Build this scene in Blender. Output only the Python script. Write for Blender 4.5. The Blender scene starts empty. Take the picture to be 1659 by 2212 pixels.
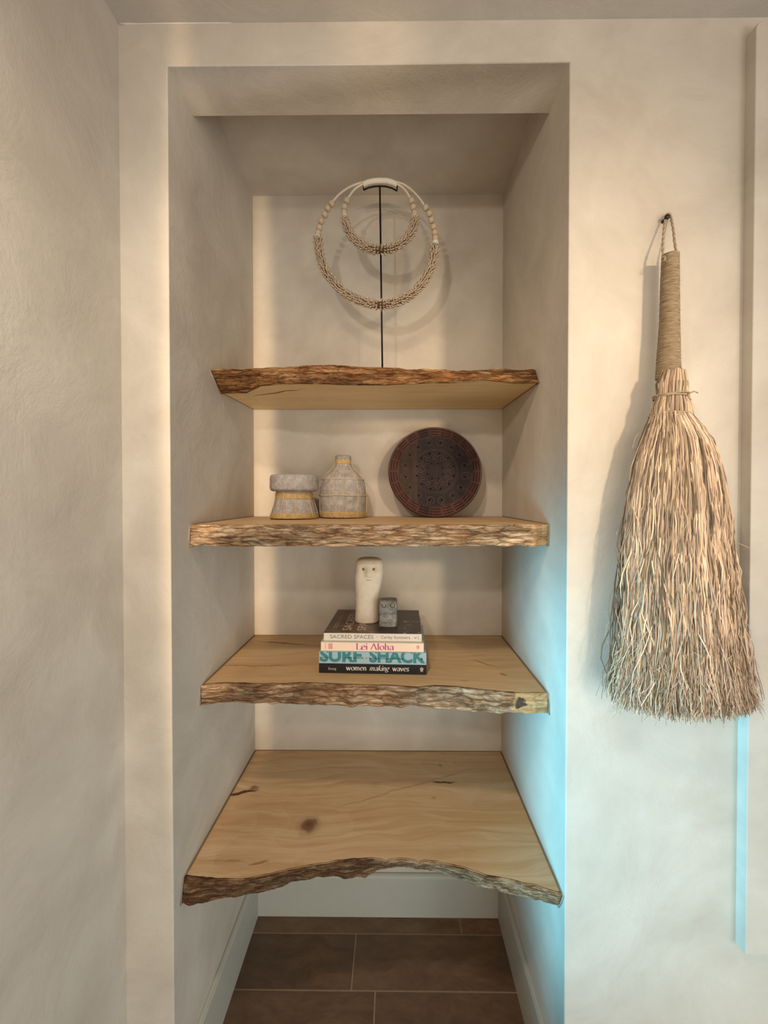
import bpy, bmesh, math, random
from mathutils import Vector, Euler, Matrix, noise

R = math.radians
scene = bpy.context.scene
COL = scene.collection
rnd = random.Random(7)

# ------------------------------------------------------------------ camera
FPX, W_, H_ = 830.0, 1659.0, 2212.0
YAW, PITCH = 6.9 / FPX, 10.3 / FPX
CX, CY = 844.1, 1097.3          # principal point
ZC = 1.395                      # eye height above the floor
CAM_ROT = Euler((math.pi / 2 - PITCH, 0, YAW), 'XYZ')
cam_data = bpy.data.cameras.new('camera')
cam = bpy.data.objects.new('camera', cam_data)
COL.objects.link(cam)
cam.location = (0, 0, ZC)
cam.rotation_euler = CAM_ROT
cam_data.sensor_fit = 'VERTICAL'
cam_data.sensor_height = 36.0
cam_data.lens = 36.0 * FPX / H_
cam_data.shift_x = -(CX - W_ / 2) / H_
cam_data.shift_y = (CY - H_ / 2) / H_
cam_data.clip_start = 0.02
scene.camera = cam
CM = CAM_ROT.to_matrix()


def ray(px, py):
    return CM @ Vector(((px - CX) / FPX, (CY - py) / FPX, -1.0))


def at(px, py, Y):
    d = ray(px, py)
    return Vector((0, 0, ZC)) + d * (Y / d.y)


def atz(px, py, z):
    d = ray(px, py)
    return Vector((0, 0, ZC)) + d * ((z - ZC) / d.z)


# ------------------------------------------------------------------ world, light, exposure
scene.view_settings.view_transform = 'Standard'
scene.view_settings.look = 'None'
scene.view_settings.gamma = 1.0
scene.view_settings.exposure = 0.0
scene.view_settings.use_curve_mapping = False

world = bpy.data.worlds.new('world')
scene.world = world
world.use_nodes = True
bg = world.node_tree.nodes['Background']
bg.inputs[0].default_value = (1.0, 0.945, 0.87, 1)
bg.inputs[1].default_value = 1.02


def aim(o, target):
    d = Vector(target) - o.location
    o.rotation_euler = d.to_track_quat('-Z', 'Y').to_euler()


def spot(name, loc, target, energy, col, angle, blend=1.0, radius=0.03, sx=1.0):
    L = bpy.data.lights.new(name, 'SPOT')
    L.energy = energy
    L.color = col
    L.spot_size = R(angle)
    L.spot_blend = blend
    L.shadow_soft_size = radius
    o = bpy.data.objects.new(name, L)
    COL.objects.link(o)
    o.location = loc
    aim(o, target)
    o.scale = (sx, 1, 1)
    return o


def area(name, loc, target, energy, col, sx, sy, spread=180):
    L = bpy.data.lights.new(name, 'AREA')
    L.energy = energy
    L.color = col
    L.shape = 'RECTANGLE'
    L.size, L.size_y = sx, sy
    L.spread = R(spread)
    o = bpy.data.objects.new(name, L)
    COL.objects.link(o)
    o.location = loc
    aim(o, target)
    return o


WARM = (1.0, 0.72, 0.44)
# warm sunlight coming through narrow openings behind the camera
spot('light_band_left', (-0.425, -2.0, ZC + 0.02), (-0.444, 0.805, ZC + 0.08), 300, WARM, 44, 1.0, 0.02, 0.050)
spot('light_band_middle', (-0.02, -2.0, ZC - 0.1), (-0.035, 0.805, ZC + 1.0), 90, WARM, 12, 1.0, 0.04, 0.4)
spot('light_wide_right', (1.25, -1.3, ZC + 0.45), (0.44, 0.805, ZC + 0.22), 138, (1.0, 0.75, 0.48), 38, 1.0, 0.09, 0.50)
# lamps of the room
spot('light_left_lamp', (-0.50, -0.60, ZC + 0.62), (0.15, 1.15, ZC + 0.2), 24, (1.0, 0.91, 0.80), 80, 1.0, 0.04)
spot('light_ceiling_lamp', (-0.28, 0.02, ZC + 0.96), (-0.1, 0.95, ZC - 0.6), 36, (1.0, 0.82, 0.62), 100, 1.0, 0.05)
# a broad soft light from the right of the room
area('light_room_right', (1.5, -1.2, ZC - 0.7), (-0.3, 1.0, ZC + 0.2), 14, (1.0, 0.95, 0.88), 0.8, 1.0)
# blue light from the left, set behind an added, unseen window opening
area('light_blue_left', (-0.64, 0.455, 0.77), (0.36, 0.825, 0.79), 2.9, (0.20, 0.72, 1.0), 0.10, 0.86, 40)
# added fill lights: a warm one behind the camera, a cool one low down
area('light_back_fill', (0.1, -2.3, ZC - 0.15), (0, 1.2, ZC + 0.2), 14, (1.0, 0.70, 0.42), 1.4, 1.0)
area('light_low_fill', (0.75, -0.7, 0.25), (0.55, 0.8, 0.40), 3.0, (0.42, 0.86, 1.0), 0.9, 0.5, 120)


# ------------------------------------------------------------------ node helpers
class NT:
    def __init__(self, name, rough=0.7, spec=0.3, metal=0.0):
        self.m = bpy.data.materials.new(name)
        self.m.use_nodes = True
        self.t = self.m.node_tree
        self.b = self.t.nodes['Principled BSDF']
        self.b.inputs['Roughness'].default_value = rough
        self.b.inputs['Specular IOR Level'].default_value = spec
        self.b.inputs['Metallic'].default_value = metal
        self.tc = self.t.nodes.new('ShaderNodeTexCoord')

    def L(self, a, b):
        self.t.links.new(a, b)

    def inp(self, sock, v):
        if isinstance(v, bpy.types.NodeSocket):
            self.L(v, sock)
        elif isinstance(v, (tuple, list)) and len(v) == 3 and sock.type == 'RGBA':
            sock.default_value = (*v, 1)
        else:
            sock.default_value = v

    def coord(self, scale=(1, 1, 1), loc=(0, 0, 0), rot=(0, 0, 0), src=None):
        n = self.t.nodes.new('ShaderNodeMapping')
        n.inputs['Scale'].default_value = scale
        n.inputs['Location'].default_value = loc
        n.inputs['Rotation'].default_value = rot
        self.L(src or self.tc.outputs['Object'], n.inputs['Vector'])
        return n.outputs[0]

    def noise(self, vec, scale=5, detail=4, rough=0.55, dist=0.0, out='Fac', ridged=False):
        n = self.t.nodes.new('ShaderNodeTexNoise')
        if ridged:
            n.noise_type = 'RIDGED_MULTIFRACTAL'
        self.L(vec, n.inputs['Vector'])
        n.inputs['Scale'].default_value = scale
        n.inputs['Detail'].default_value = detail
        n.inputs['Roughness'].default_value = rough
        n.inputs['Distortion'].default_value = dist
        return n.outputs['Color' if out == 'Color' else 0]

    def voro(self, vec, scale=5, feature='F1', out='Distance'):
        n = self.t.nodes.new('ShaderNodeTexVoronoi')
        n.feature = feature
        self.L(vec, n.inputs['Vector'])
        n.inputs['Scale'].default_value = scale
        return n.outputs[out]

    def ramp(self, fac, stops, interp='LINEAR'):
        n = self.t.nodes.new('ShaderNodeValToRGB')
        n.color_ramp.interpolation = interp
        e = n.color_ramp.elements
        while len(e) < len(stops):
            e.new(0.5)
        for k, (p, c) in enumerate(stops):
            e[k].position = p
            e[k].color = (c, c, c, 1) if isinstance(c, (int, float)) else (*c, 1)
        self.inp(n.inputs['Fac'], fac)
        return n.outputs['Color']

    def mix(self, fac, a, b, mode='MIX'):
        n = self.t.nodes.new('ShaderNodeMix')
        n.data_type = 'RGBA'
        n.blend_type = mode
        self.inp(n.inputs[0], fac)
        self.inp(n.inputs[6], a)
        self.inp(n.inputs[7], b)
        return n.outputs[2]

    def math(self, op, a, b=0.0, c=None):
        n = self.t.nodes.new('ShaderNodeMath')
        n.operation = op
        self.inp(n.inputs[0], a)
        self.inp(n.inputs[1], b)
        if c is not None:
            self.inp(n.inputs[2], c)
        return n.outputs[0]

    def vadd(self, a, b, s=1.0):
        n = self.t.nodes.new('ShaderNodeVectorMath')
        n.operation = 'MULTIPLY_ADD'
        self.L(b, n.inputs[0])
        n.inputs[1].default_value = (s, s, s) if isinstance(s, float) else s
        self.L(a, n.inputs[2])
        return n.outputs[0]

    def dist(self, vec, p, scale):
        """length of (vec - p) * scale"""
        a = self.t.nodes.new('ShaderNodeVectorMath')
        a.operation = 'SUBTRACT'
        self.L(vec, a.inputs[0])
        a.inputs[1].default_value = p
        b = self.t.nodes.new('ShaderNodeVectorMath')
        b.operation = 'MULTIPLY'
        self.L(a.outputs[0], b.inputs[0])
        b.inputs[1].default_value = scale
        c = self.t.nodes.new('ShaderNodeVectorMath')
        c.operation = 'LENGTH'
        self.L(b.outputs[0], c.inputs[0])
        return c.outputs['Value']

    def sep(self, vec):
        n = self.t.nodes.new('ShaderNodeSeparateXYZ')
        self.L(vec, n.inputs[0])
        return n.outputs

    def bump(self, h, strength=0.3, dist=0.002):
        n = self.t.nodes.new('ShaderNodeBump')
        n.inputs['Strength'].default_value = strength
        n.inputs['Distance'].default_value = dist
        self.L(h, n.inputs['Height'])
        self.L(n.outputs[0], self.b.inputs['Normal'])

    def color(self, c):
        self.inp(self.b.inputs['Base Color'], c)
        return self

    def done(self):
        return self.m


def flat_mat(name, c, rough=0.6, spec=0.3, metal=0.0, var=0.12, scale=30):
    n = NT(name, rough, spec, metal)
    f = n.noise(n.coord(), scale, 3)
    n.color(n.mix(f, tuple(x * (1 - var) for x in c), tuple(min(1, x * (1 + var)) for x in c)))
    return n.done()


def plaster(name, c1, c2, seed=0.0):
    n = NT(name, 0.78, 0.25)
    v = n.coord(loc=(seed, seed * 2, 0))
    w = n.vadd(v, n.noise(v, 1.5, 3, out='Color'), 0.5)
    f1 = n.noise(w, 2.3, 5, 0.6)
    f2 = n.noise(w, 9.0, 5, 0.65)
    f = n.math('ADD', n.math('MULTIPLY', f1, 0.65), n.math('MULTIPLY', f2, 0.35))
    col = n.mix(n.ramp(f, [(0.34, 0.0), (0.66, 1.0)]), c1, c2)
    # trowel scratches and pits
    sp = n.ramp(n.noise(n.coord((1, 1, 0.6), loc=(seed, 0, 3)), 60, 2, 0.5), [(0.16, 0.86), (0.24, 1.0)])
    n.color(n.mix(1.0, col, sp, 'MULTIPLY'))
    b1 = n.noise(w, 7, 6, 0.7)
    b2 = n.noise(v, 170, 2, 0.5)
    n.bump(n.math('ADD', b1, n.math('MULTIPLY', b2, 0.07)), 0.35, 0.010)
    return n.done()


M = {}
M['plaster'] = plaster('limewash_plaster', (0.455, 0.405, 0.345), (0.61, 0.565, 0.495))
M['plaster_niche'] = M['plaster']
M['ceiling'] = plaster('ceiling_plaster', (0.46, 0.43, 0.385), (0.55, 0.515, 0.46), 9.0)
M['white_paint'] = flat_mat('painted_baseboard', (0.44, 0.43, 0.38), 0.5, 0.35, var=0.05)
M['grout'] = flat_mat('floor_grout', (0.33, 0.25, 0.185), 0.9, 0.1, var=0.2, scale=80)


def tile_mat():
    n = NT('brown_stone_tile', 0.55, 0.35)
    v = n.coord()
    at_ = n.t.nodes.new('ShaderNodeAttribute')
    at_.attribute_name = 'tone'
    w = n.vadd(v, n.noise(v, 5, 4, out='Color'), 0.12)
    f = n.noise(n.coord((1, 3, 1), src=w), 9, 8, 0.68)
    c = n.ramp(f, [(0.25, (0.085, 0.045, 0.025)), (0.5, (0.155, 0.088, 0.050)), (0.75, (0.22, 0.14, 0.086))])
    g = n.mix(n.ramp(n.noise(v, 3, 2), [(0.4, 0.0), (0.65, 0.6)]), c, (0.105, 0.075, 0.055))
    n.color(n.mix(1.0, g, at_.outputs['Color'], 'MULTIPLY'))
    n.bump(f, 0.2, 0.002)
    return n.done()


M['tile'] = tile_mat()


def wood_mat(name, base, light, stain, knots=(), cracks=(), half=0.416, stain_x=None, back=None, seed=0.0):
    n = NT(name, 0.55, 0.3)
    v = n.coord()
    wv = n.noise(n.coord((1.3, 4, 4), loc=(seed, 0, 0)), 1.6, 3, 0.5, out='Color')
    w = n.vadd(n.coord(loc=(seed, seed, 0)), wv, (0.05, 0.16, 0.05))
    grain = n.noise(n.coord((3, 55, 55), src=w), 1.0, 6, 0.6)
    cath = n.math('FRACT', n.math('MULTIPLY', n.noise(n.coord((0.9, 3.5, 3.5), src=w), 1.0, 2, 0.4), 16.0))
    cath = n.ramp(cath, [(0.0, 0.0), (0.75, 0.5), (1.0, 1.0)])
    f = n.math('ADD', n.math('MULTIPLY', grain, 0.93), n.math('MULTIPLY', cath, 0.07))
    col = n.mix(n.ramp(f, [(0.30, 0.0), (0.70, 1.0)]), base, light)
    big = n.noise(n.coord((1.5, 4, 4), loc=(seed + 3, 2, 0)), 1.6, 4, 0.6)
    col = n.mix(n.ramp(big, [(0.45, 0.0), (0.75, 0.55)]), col, stain)
    if stain_x:  # honey-coloured sapwood at one end
        xs = n.sep(w)[0]
        col = n.mix(n.ramp(n.math('MULTIPLY_ADD', xs, 1.0, 0.5), [(stain_x[0], stain_x[2]), (stain_x[1], 0.0)]), col, stain)
    wob = n.vadd(v, n.noise(v, 28, 4, 0.6, out='Color'), 0.030)
    wob2 = n.vadd(v, n.noise(v, 14, 4, 0.6, out='Color'), 0.030)
    off = 0.015
    for (x, y, sx, sy, dark) in knots:
        d = n.dist(wob, (x + off, y + off, off), (1 / sx, 1 / sy, 0.0))
        col = n.mix(n.ramp(d, [(0.1, 0.95 * dark), (0.45, 0.75 * dark), (0.62, 0.28 * dark), (1.0, 0.0)]), col, (0.10, 0.035, 0.012))
    for (x, y, sx, sy, slope, dark) in cracks:
        s = n.sep(wob2)
        yy = n.math('SUBTRACT', n.math('SUBTRACT', s[1], y + off), n.math('MULTIPLY', n.math('SUBTRACT', s[0], x + off), slope))
        xx = n.math('SUBTRACT', s[0], x + off)
        d = n.math('ADD', n.math('POWER', n.math('ABSOLUTE', n.math('DIVIDE', xx, sx)), 2.0),
                   n.math('POWER', n.math('ABSOLUTE', n.math('DIVIDE', yy, sy)), 2.0))
        col = n.mix(n.ramp(d, [(0.35, dark), (1.0, 0.0)]), col, (0.07, 0.026, 0.009))
    # brown filler line where the slab meets the walls
    s = n.sep(v)
    ed = n.ramp(n.math('MULTIPLY', n.math('SUBTRACT', n.math('ABSOLUTE', s[0]), half - 0.012), 50.0), [(0.30, 0.0), (0.42, 0.75)])
    eb = n.ramp(n.math('MULTIPLY', n.math('ADD', s[1], 0.012), 50.0), [(0.30, 0.0), (0.42, 0.75)])
    e = n.math('MAXIMUM', ed, eb)
    col = n.mix(e, col, (0.13, 0.065, 0.03))
    n.color(col)
    n.bump(grain, 0.25, 0.0015)
    return n.done()


def bark_mat(name, dark, mid, pale, seed=0.0, ginger=0.5, bare=None, blot=None, deep=None):
    n = NT(name, 0.9, 0.12)
    v = n.coord(loc=(seed, seed, seed))
    warp = n.vadd(v, n.noise(v, 14, 4, 0.6, out='Color'), (0.05, 0.03, 0.016))
    flakes = n.noise(n.coord((20, 40, 125), src=warp), 1.0, 7, 0.72)
    crack = n.noise(n.coord((11, 30, 75), src=warp, loc=(3, 3, 3)), 1.0, 4, 0.6, ridged=True)
    patch = n.noise(n.coord((7, 7, 14), loc=(seed, 0, 0)), 1.0, 4, 0.6)
    c = n.ramp(flakes, [(0.28, dark), (0.47, mid), (0.62, pale), (0.75, tuple(min(1, x * 1.25) for x in pale))])
    c = n.mix(n.ramp(patch, [(0.42, 0.0), (0.62, ginger)]), c, n.ramp(flakes, [(0.3, (0.13, 0.045, 0.012)), (0.7, (0.42, 0.19, 0.065))]))
    voi = n.voro(n.coord((13, 40, 90), src=warp), 1.0, 'DISTANCE_TO_EDGE')
    line = n.ramp(voi, [(0.0, 0.55), (0.05, 0.2), (0.10, 0.0)])
    c = n.mix(line, c, tuple(x * 0.45 for x in dark))
    tone = n.ramp(n.noise(n.coord((6, 6, 22), loc=(seed + 5, 0, 0)), 1.0, 5, 0.65), [(0.32, 0.42), (0.50, 0.95), (0.68, 1.35)])
    c = n.mix(1.0, c, tone, 'MULTIPLY')
    ox = n.tc.outputs['Object']
    wob = n.vadd(ox, n.noise(ox, 26, 4, 0.65, out='Color'), 0.05)
    if deep:    # dark bark on one end
        c = n.mix(n.ramp(n.math('MULTIPLY_ADD', n.sep(wob)[0], 1.0, 0.5), [(deep[0], deep[2]), (deep[1], 0.0)]), c, (0.040, 0.017, 0.008))
    if bare:    # bark missing: bare tan wood
        tan = n.ramp(flakes, [(0.3, (0.30, 0.165, 0.065)), (0.55, (0.56, 0.36, 0.18)), (0.75, (0.66, 0.46, 0.25))])
        c = n.mix(n.ramp(n.math('MULTIPLY_ADD', n.sep(wob)[0], 1.0, 0.5), [(bare, 0.0), (bare + 0.004, 0.9)]), c, tan)
    if blot:
        d_ = n.dist(wob, (blot[0] + 0.025, 0, blot[1] + 0.025), (1 / blot[2], 0.0, 1 / blot[3]))
        c = n.mix(n.ramp(d_, [(0.7, 0.9), (1.0, 0.0)]), c, (0.035, 0.028, 0.022))
    n.color(c)
    h = n.math('ADD', n.math('MULTIPLY', flakes, 0.8), n.math('MULTIPLY', n.ramp(voi, [(0.0, 0.0), (0.12, 1.0)]), 0.5))
    n.bump(h, 0.9, 0.004)
    return n.done()


# ------------------------------------------------------------------ mesh helpers
def tag(o, label=None, cat=None, group=None, kind=None):
    if label:
        o['label'] = label
    if cat:
        o['category'] = cat
    if group:
        o['group'] = group
    if kind:
        o['kind'] = kind
    return o


def thing(name, loc, label, cat, group=None, rot=(0, 0, 0)):
    o = bpy.data.objects.new(name, None)
    COL.objects.link(o)
    o.location = loc
    o.rotation_euler = rot
    o.empty_display_size = 0.03
    o['_m'] = 0
    del o['_m']
    return tag(o, label, cat, group)


def root_of(o):
    while o.parent:
        o = o.parent
    return o


def mesh_obj(name, verts, faces, mats, parent=None, local=False, smooth=True, mi=None, tones=None):
    """verts in world coordinates unless local; becomes a child expressed in the root's frame"""
    me = bpy.data.meshes.new(name)
    if parent is not None and not local:
        r = root_of(parent)
        inv = Matrix.LocRotScale(r.location, r.rotation_euler, None).inverted()
        verts = [inv @ Vector(v) for v in verts]
    me.from_pydata([tuple(v) for v in verts], [], faces)
    for m in (mats if isinstance(mats, (list, tuple)) else [mats]):
        me.materials.append(m)
    if mi:
        me.polygons.foreach_set('material_index', mi)
    if smooth:
        me.polygons.foreach_set('use_smooth', [True] * len(me.polygons))
    if tones:
        ca = me.color_attributes.new('tone', 'FLOAT_COLOR', 'POINT')
        flat = []
        for t in tones:
            flat += [t, t, t, 1.0] if isinstance(t, (float, int)) else [*t, 1.0]
        ca.data.foreach_set('color', flat)
    me.update()
    o = bpy.data.objects.new(name, me)
    COL.objects.link(o)
    if parent is not None:
        o.parent = parent
    return o


class MB:
    def __init__(self):
        self.v, self.f, self.t, self.mi = [], [], [], []

    def add(self, vs, fs, tone=1.0, m=0):
        n = len(self.v)
        self.v += [Vector(p) for p in vs]
        self.t += [tone] * len(vs)
        self.f += [tuple(i + n for i in f) for f in fs]
        self.mi += [m] * len(fs)

    def box(self, x0, x1, y0, y1, z0, z1, tone=1.0, m=0, bev=0.0):
        if bev <= 0:
            vs = [(x, y, z) for z in (z0, z1) for y in (y0, y1) for x in (x0, x1)]
            fs = [(0, 2, 3, 1), (4, 5, 7, 6), (0, 1, 5, 4), (2, 6, 7, 3), (0, 4, 6, 2), (1, 3, 7, 5)]
            self.add(vs, fs, tone, m)
            return
        bm = bmesh.new()
        bmesh.ops.create_cube(bm, size=1)
        for v in bm.verts:
            v.co = Vector(((x0 + x1) / 2 + v.co.x * (x1 - x0), (y0 + y1) / 2 + v.co.y * (y1 - y0), (z0 + z1) / 2 + v.co.z * (z1 - z0)))
        bmesh.ops.bevel(bm, geom=bm.edges[:], offset=bev, segments=2, affect='EDGES', profile=0.6)
        bm.verts.index_update()
        self.add([v.co.copy() for v in bm.verts], [tuple(v.index for v in f.verts) for f in bm.faces], tone, m)
        bm.free()

    def tube(self, pts, rad, n=6, tone=1.0, m=0, flat=1.0, cap=True):
        pts = [Vector(p) for p in pts]
        k = len(pts)
        rs = rad if isinstance(rad, (list, tuple)) else [rad] * k
        up = Vector((0.13, 1, 0.21)).normalized()
        vs = []
        prev = None
        for i, p in enumerate(pts):
            t = (pts[min(i + 1, k - 1)] - pts[max(i - 1, 0)])
            t = t.normalized() if t.length > 1e-9 else Vector((0, 0, 1))
            a = t.cross(up) if prev is None else (prev - t * prev.dot(t))
            if a.length < 1e-5:
                a = t.cross(Vector((1, 0, 0)))
            a.normalize()
            b = t.cross(a)
            prev = a
            for j in range(n):
                th = 2 * math.pi * j / n
                vs.append(p + a * (math.cos(th) * rs[i]) + b * (math.sin(th) * rs[i] * flat))
        fs = []
        for i in range(k - 1):
            for j in range(n):
                j2 = (j + 1) % n
                fs.append((i * n + j, i * n + j2, (i + 1) * n + j2, (i + 1) * n + j))
        if cap:
            fs.append(tuple(range(n - 1, -1, -1)))
            fs.append(tuple((k - 1) * n + j for j in range(n)))
        self.add(vs, fs, tone, m)

    def lathe(self, prof, n=48, c=(0, 0, 0), tone=1.0, m=0, fn=None):
        """prof: list of (r, z) bottom to top, axis at c"""
        vs = []
        for i, (r, z) in enumerate(prof):
            for j in range(n):
                th = 2 * math.pi * j / n
                rr = r * (fn(th, z) if fn else 1)
                vs.append((c[0] + rr * math.cos(th), c[1] + rr * math.sin(th), c[2] + z))
        fs = []
        for i in range(len(prof) - 1):
            for j in range(n):
                j2 = (j + 1) % n
                fs.append((i * n + j, i * n + j2, (i + 1) * n + j2, (i + 1) * n + j))
        fs.append(tuple(range(n - 1, -1, -1)))
        fs.append(tuple((len(prof) - 1) * n + j for j in range(n)))
        self.add(vs, fs, tone, m)

    def build(self, name, mats, parent=None, local=False, smooth=True, tones=False):
        return mesh_obj(name, self.v, self.f, mats, parent, local, smooth, self.mi, self.t if tones else None)


def auto_sharp(o, ang=35):
    me = o.data
    bm = bmesh.new()
    bm.from_mesh(me)
    for e in bm.edges:
        if len(e.link_faces) == 2 and e.calc_face_angle(0) > R(ang):
            e.smooth = False
    bm.to_mesh(me)
    bm.free()
    return o


def interp(pts, x):
    if x <= pts[0][0]:
        a, b = pts[0], pts[1]
        return a[1:] if len(a) > 2 else a[1]
    if x >= pts[-1][0]:
        a = pts[-1]
        return a[1:] if len(a) > 2 else a[1]
    for a, b in zip(pts, pts[1:]):
        if a[0] <= x <= b[0]:
            t = (x - a[0]) / max(1e-9, b[0] - a[0])
            t2 = t
            if len(a) > 2:
                return tuple(a[k] + (b[k] - a[k]) * t2 for k in range(1, len(a)))
            return a[1] + (b[1] - a[1]) * t2


# ------------------------------------------------------------------ room shell
YF, YB = 0.805, 1.289            # face of the wall, back of the niche
XL, XR = -0.4707, 0.3618         # niche sides
XROOM = -0.572                   # room's left wall
ZCEIL = ZC + 0.994
ZLIN = ZC + 0.908                # underside of the lintel
ZNC = ZC + 1.024                 # niche ceiling
YLIN = 0.9086
XPAN = at(1598, 1200, YF).x      # panel side
XFAR = 2.2
YBK = -2.4


def struct(name, mb, m, smooth=False, bev=0.0):
    o = mb.build(name, m, smooth=smooth)
    tag(o, kind='structure')
    if bev:
        bmod = o.modifiers.new('b', 'BEVEL')
        bmod.width = bev
        bmod.segments = 3
        bmod.limit_method = 'ANGLE'
        o.data.polygons.foreach_set('use_smooth', [True] * len(o.data.polygons))
        wn = o.modifiers.new('w', 'WEIGHTED_NORMAL')
        wn.keep_sharp = True
    return o


def prism(name, outline, y0, y1, m, bev=0.0):
    """outline in (x, z), extruded from y0 (front) to y1"""
    k = len(outline)
    vs = [(x, y0, z) for x, z in outline] + [(x, y1, z) for x, z in outline]
    fs = [tuple(range(k)), tuple(range(2 * k - 1, k - 1, -1))]
    for i in range(k):
        j = (i + 1) % k
        fs.append((i, k + i, k + j, j))
    mb = MB()
    mb.add(vs, fs)
    o = struct(name, mb, m, bev=bev)
    if bev:     # only the edges at the front are rounded
        at_ = o.data.attributes.new('bevel_weight_edge', 'FLOAT', 'EDGE')
        for e in o.data.edges:
            a, b = (o.data.vertices[i].co.y for i in e.vertices)
            fr_ = abs(a - y0) < 1e-6 and abs(b - y0) < 1e-6
            at_.data[e.index].value = 1.0 if fr_ else 0.0
            e.use_edge_sharp = not fr_
        o.modifiers['b'].limit_method = 'WEIGHT'
    return o


TOP = ZCEIL + 0.12
# front wall with the niche opening (one piece, plaster thickness down to the lintel's inner edge)
prism('wall_front', [(XROOM - 0.15, 0), (XROOM - 0.15, TOP), (XFAR, TOP), (XFAR, 0), (XR, 0), (XR, ZLIN), (XL, ZLIN), (XL, 0)],
      YF, YLIN, M['plaster'], bev=0.003)
mb = MB()
mb.box(XL - 0.08, XL, YLIN, YB + 0.08, 0, ZNC + 0.1)
struct('wall_niche_left', mb, M['plaster_niche'])
mb = MB()
mb.box(XR, XR + 0.08, YLIN, YB + 0.08, 0, ZNC + 0.1)
struct('wall_niche_right', mb, M['plaster_niche'])
mb = MB()
mb.box(XL, XR, YB, YB + 0.08, 0, ZNC + 0.1)
struct('wall_niche_back', mb, M['plaster_niche'])
# niche ceiling: two planes meeting in a faint crease
yc = 1.129
vs = [(XL, YLIN, ZNC + 0.028), (XR, YLIN, ZNC + 0.028), (XL, yc, ZNC), (XR, yc, ZNC), (XL, YB, ZNC - 0.001), (XR, YB, ZNC - 0.001)]
vs += [(x, y, ZNC + 0.1) for (x, y, z) in vs]
fs = [(0, 2, 3, 1), (2, 4, 5, 3), (6, 7, 9, 8), (8, 9, 11, 10), (0, 1, 7, 6), (4, 10, 11, 5), (0, 6, 8, 2), (2, 8, 10, 4), (1, 3, 9, 7), (3, 5, 11, 9)]
mb = MB()
mb.add(vs, fs)
struct('ceiling_niche', mb, M['plaster_niche'])
mb = MB()
mb.box(XROOM - 0.15, XFAR, YBK, YF, ZCEIL, TOP)
struct('ceiling', mb, M['ceiling'])

# left wall; its unseen window opening is added for the blue light
wy0, wy1, wz0, wz1 = 0.28, 0.52, 0.30, 1.24
k0 = XROOM - 0.15
mb = MB()
mb.box(k0, XROOM, wy1, YF, 0, ZCEIL)
mb.box(k0, XROOM, YBK, wy0, 0, ZCEIL)
mb.box(k0, XROOM, wy0, wy1, 0, wz0)
mb.box(k0, XROOM, wy0, wy1, wz1, ZCEIL)
struct('wall_left', mb, M['plaster'])
fr = MB()
for (a, b, c, d) in ((wy0, wy0 + 0.03, wz0, wz1), (wy1 - 0.03, wy1, wz0, wz1), (wy0, wy1, wz0, wz0 + 0.03), (wy0, wy1, wz1 - 0.03, wz1)):
    fr.box(k0 + 0.005, k0 + 0.045, a, b, c, d)
struct('added_window_1', fr, M['white_paint'])  # frame of the added opening, out of view

# floor tiles over grout
def ztile(y):
    return atz(851, y, 0.0).y


g1, g2 = ztile(2018), ztile(2141)
pitch = g1 - g2
mb = MB()
mb.box(XROOM, XFAR, YBK, YB, -0.06, -0.0012, m=1)
xs1, xs2 = atz(764, 2080, 0.0).x, atz(809, 2180, 0.0).x
row = 0
y1 = g1 + pitch
tl = 0.90
while y1 > YBK:
    y0 = y1 - pitch
    off = {0: 0.22, 1: xs1, 2: xs2}.get(row, rnd.uniform(-0.3, 0.3))
    x = off - tl * 6
    while x < XFAR:
        a, b = max(x, XROOM), min(x + tl, XFAR)
        yy1 = min(y1, YB)
        if b - a > 0.01 and y0 < YB:
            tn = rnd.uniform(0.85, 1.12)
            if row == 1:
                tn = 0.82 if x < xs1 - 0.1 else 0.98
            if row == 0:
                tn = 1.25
            mb.box(a + 0.002, b - 0.002, y0 + 0.002, yy1 - 0.002, -0.02, 0.0, tn, 0, bev=0.0008)
        x += tl
    y1 = y0
    row += 1
fl = mb.build('floor', [M['tile'], M['grout']], smooth=False, tones=True)
tag(fl, kind='structure')


# baseboards of the niche, rounded ledge at the top
def board(name, p0, p1, inward, h=0.155, t=0.012):
    p0, p1, n = Vector(p0), Vector(p1), Vector(inward)
    prof = [(0, 0), (t, 0), (t, h - 0.012), (t * 0.75, h - 0.006), (t * 0.75, h - 0.003), (t * 0.4, h), (0, h)]
    vs = [p0 + n * a + Vector((0, 0, b)) for a, b in prof] + [p1 + n * a + Vector((0, 0, b)) for a, b in prof]
    k = len(prof)
    fs = [(i, (i + 1) % k, k + (i + 1) % k, k + i) for i in range(k)] + [tuple(range(k - 1, -1, -1)), tuple(range(k, 2 * k))]
    m = MB()
    m.add(vs, fs)
    return struct(name, m, M['white_paint'])


board('baseboard_left', (XL, YF + 0.004, 0), (XL, YB, 0), (1, 0, 0))
board('baseboard_right', (XR, YF + 0.004, 0), (XR, YB, 0), (-1, 0, 0))
board('baseboard_back', (XL + 0.012, YB, 0), (XR - 0.012, YB, 0), (0, -1, 0), h=0.143)

# raised plastered panel at the right
zb = at(1605, 2048, YF - 0.012).z
zt = at(1630, 44, YF - 0.024).z
pw = 0.8
vs = []
T = 0.0235
out = [(XPAN, zb), (XPAN, zt - 0.012), (XPAN + 0.003, zt - 0.005), (XPAN + 0.010, zt), (XPAN + pw, zt), (XPAN + pw, zb)]
prism('trim_1', out, YF - T, YF + 0.001, M['plaster'], bev=0.002)
print('panel', XPAN, zb, zt, ZCEIL)


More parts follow.
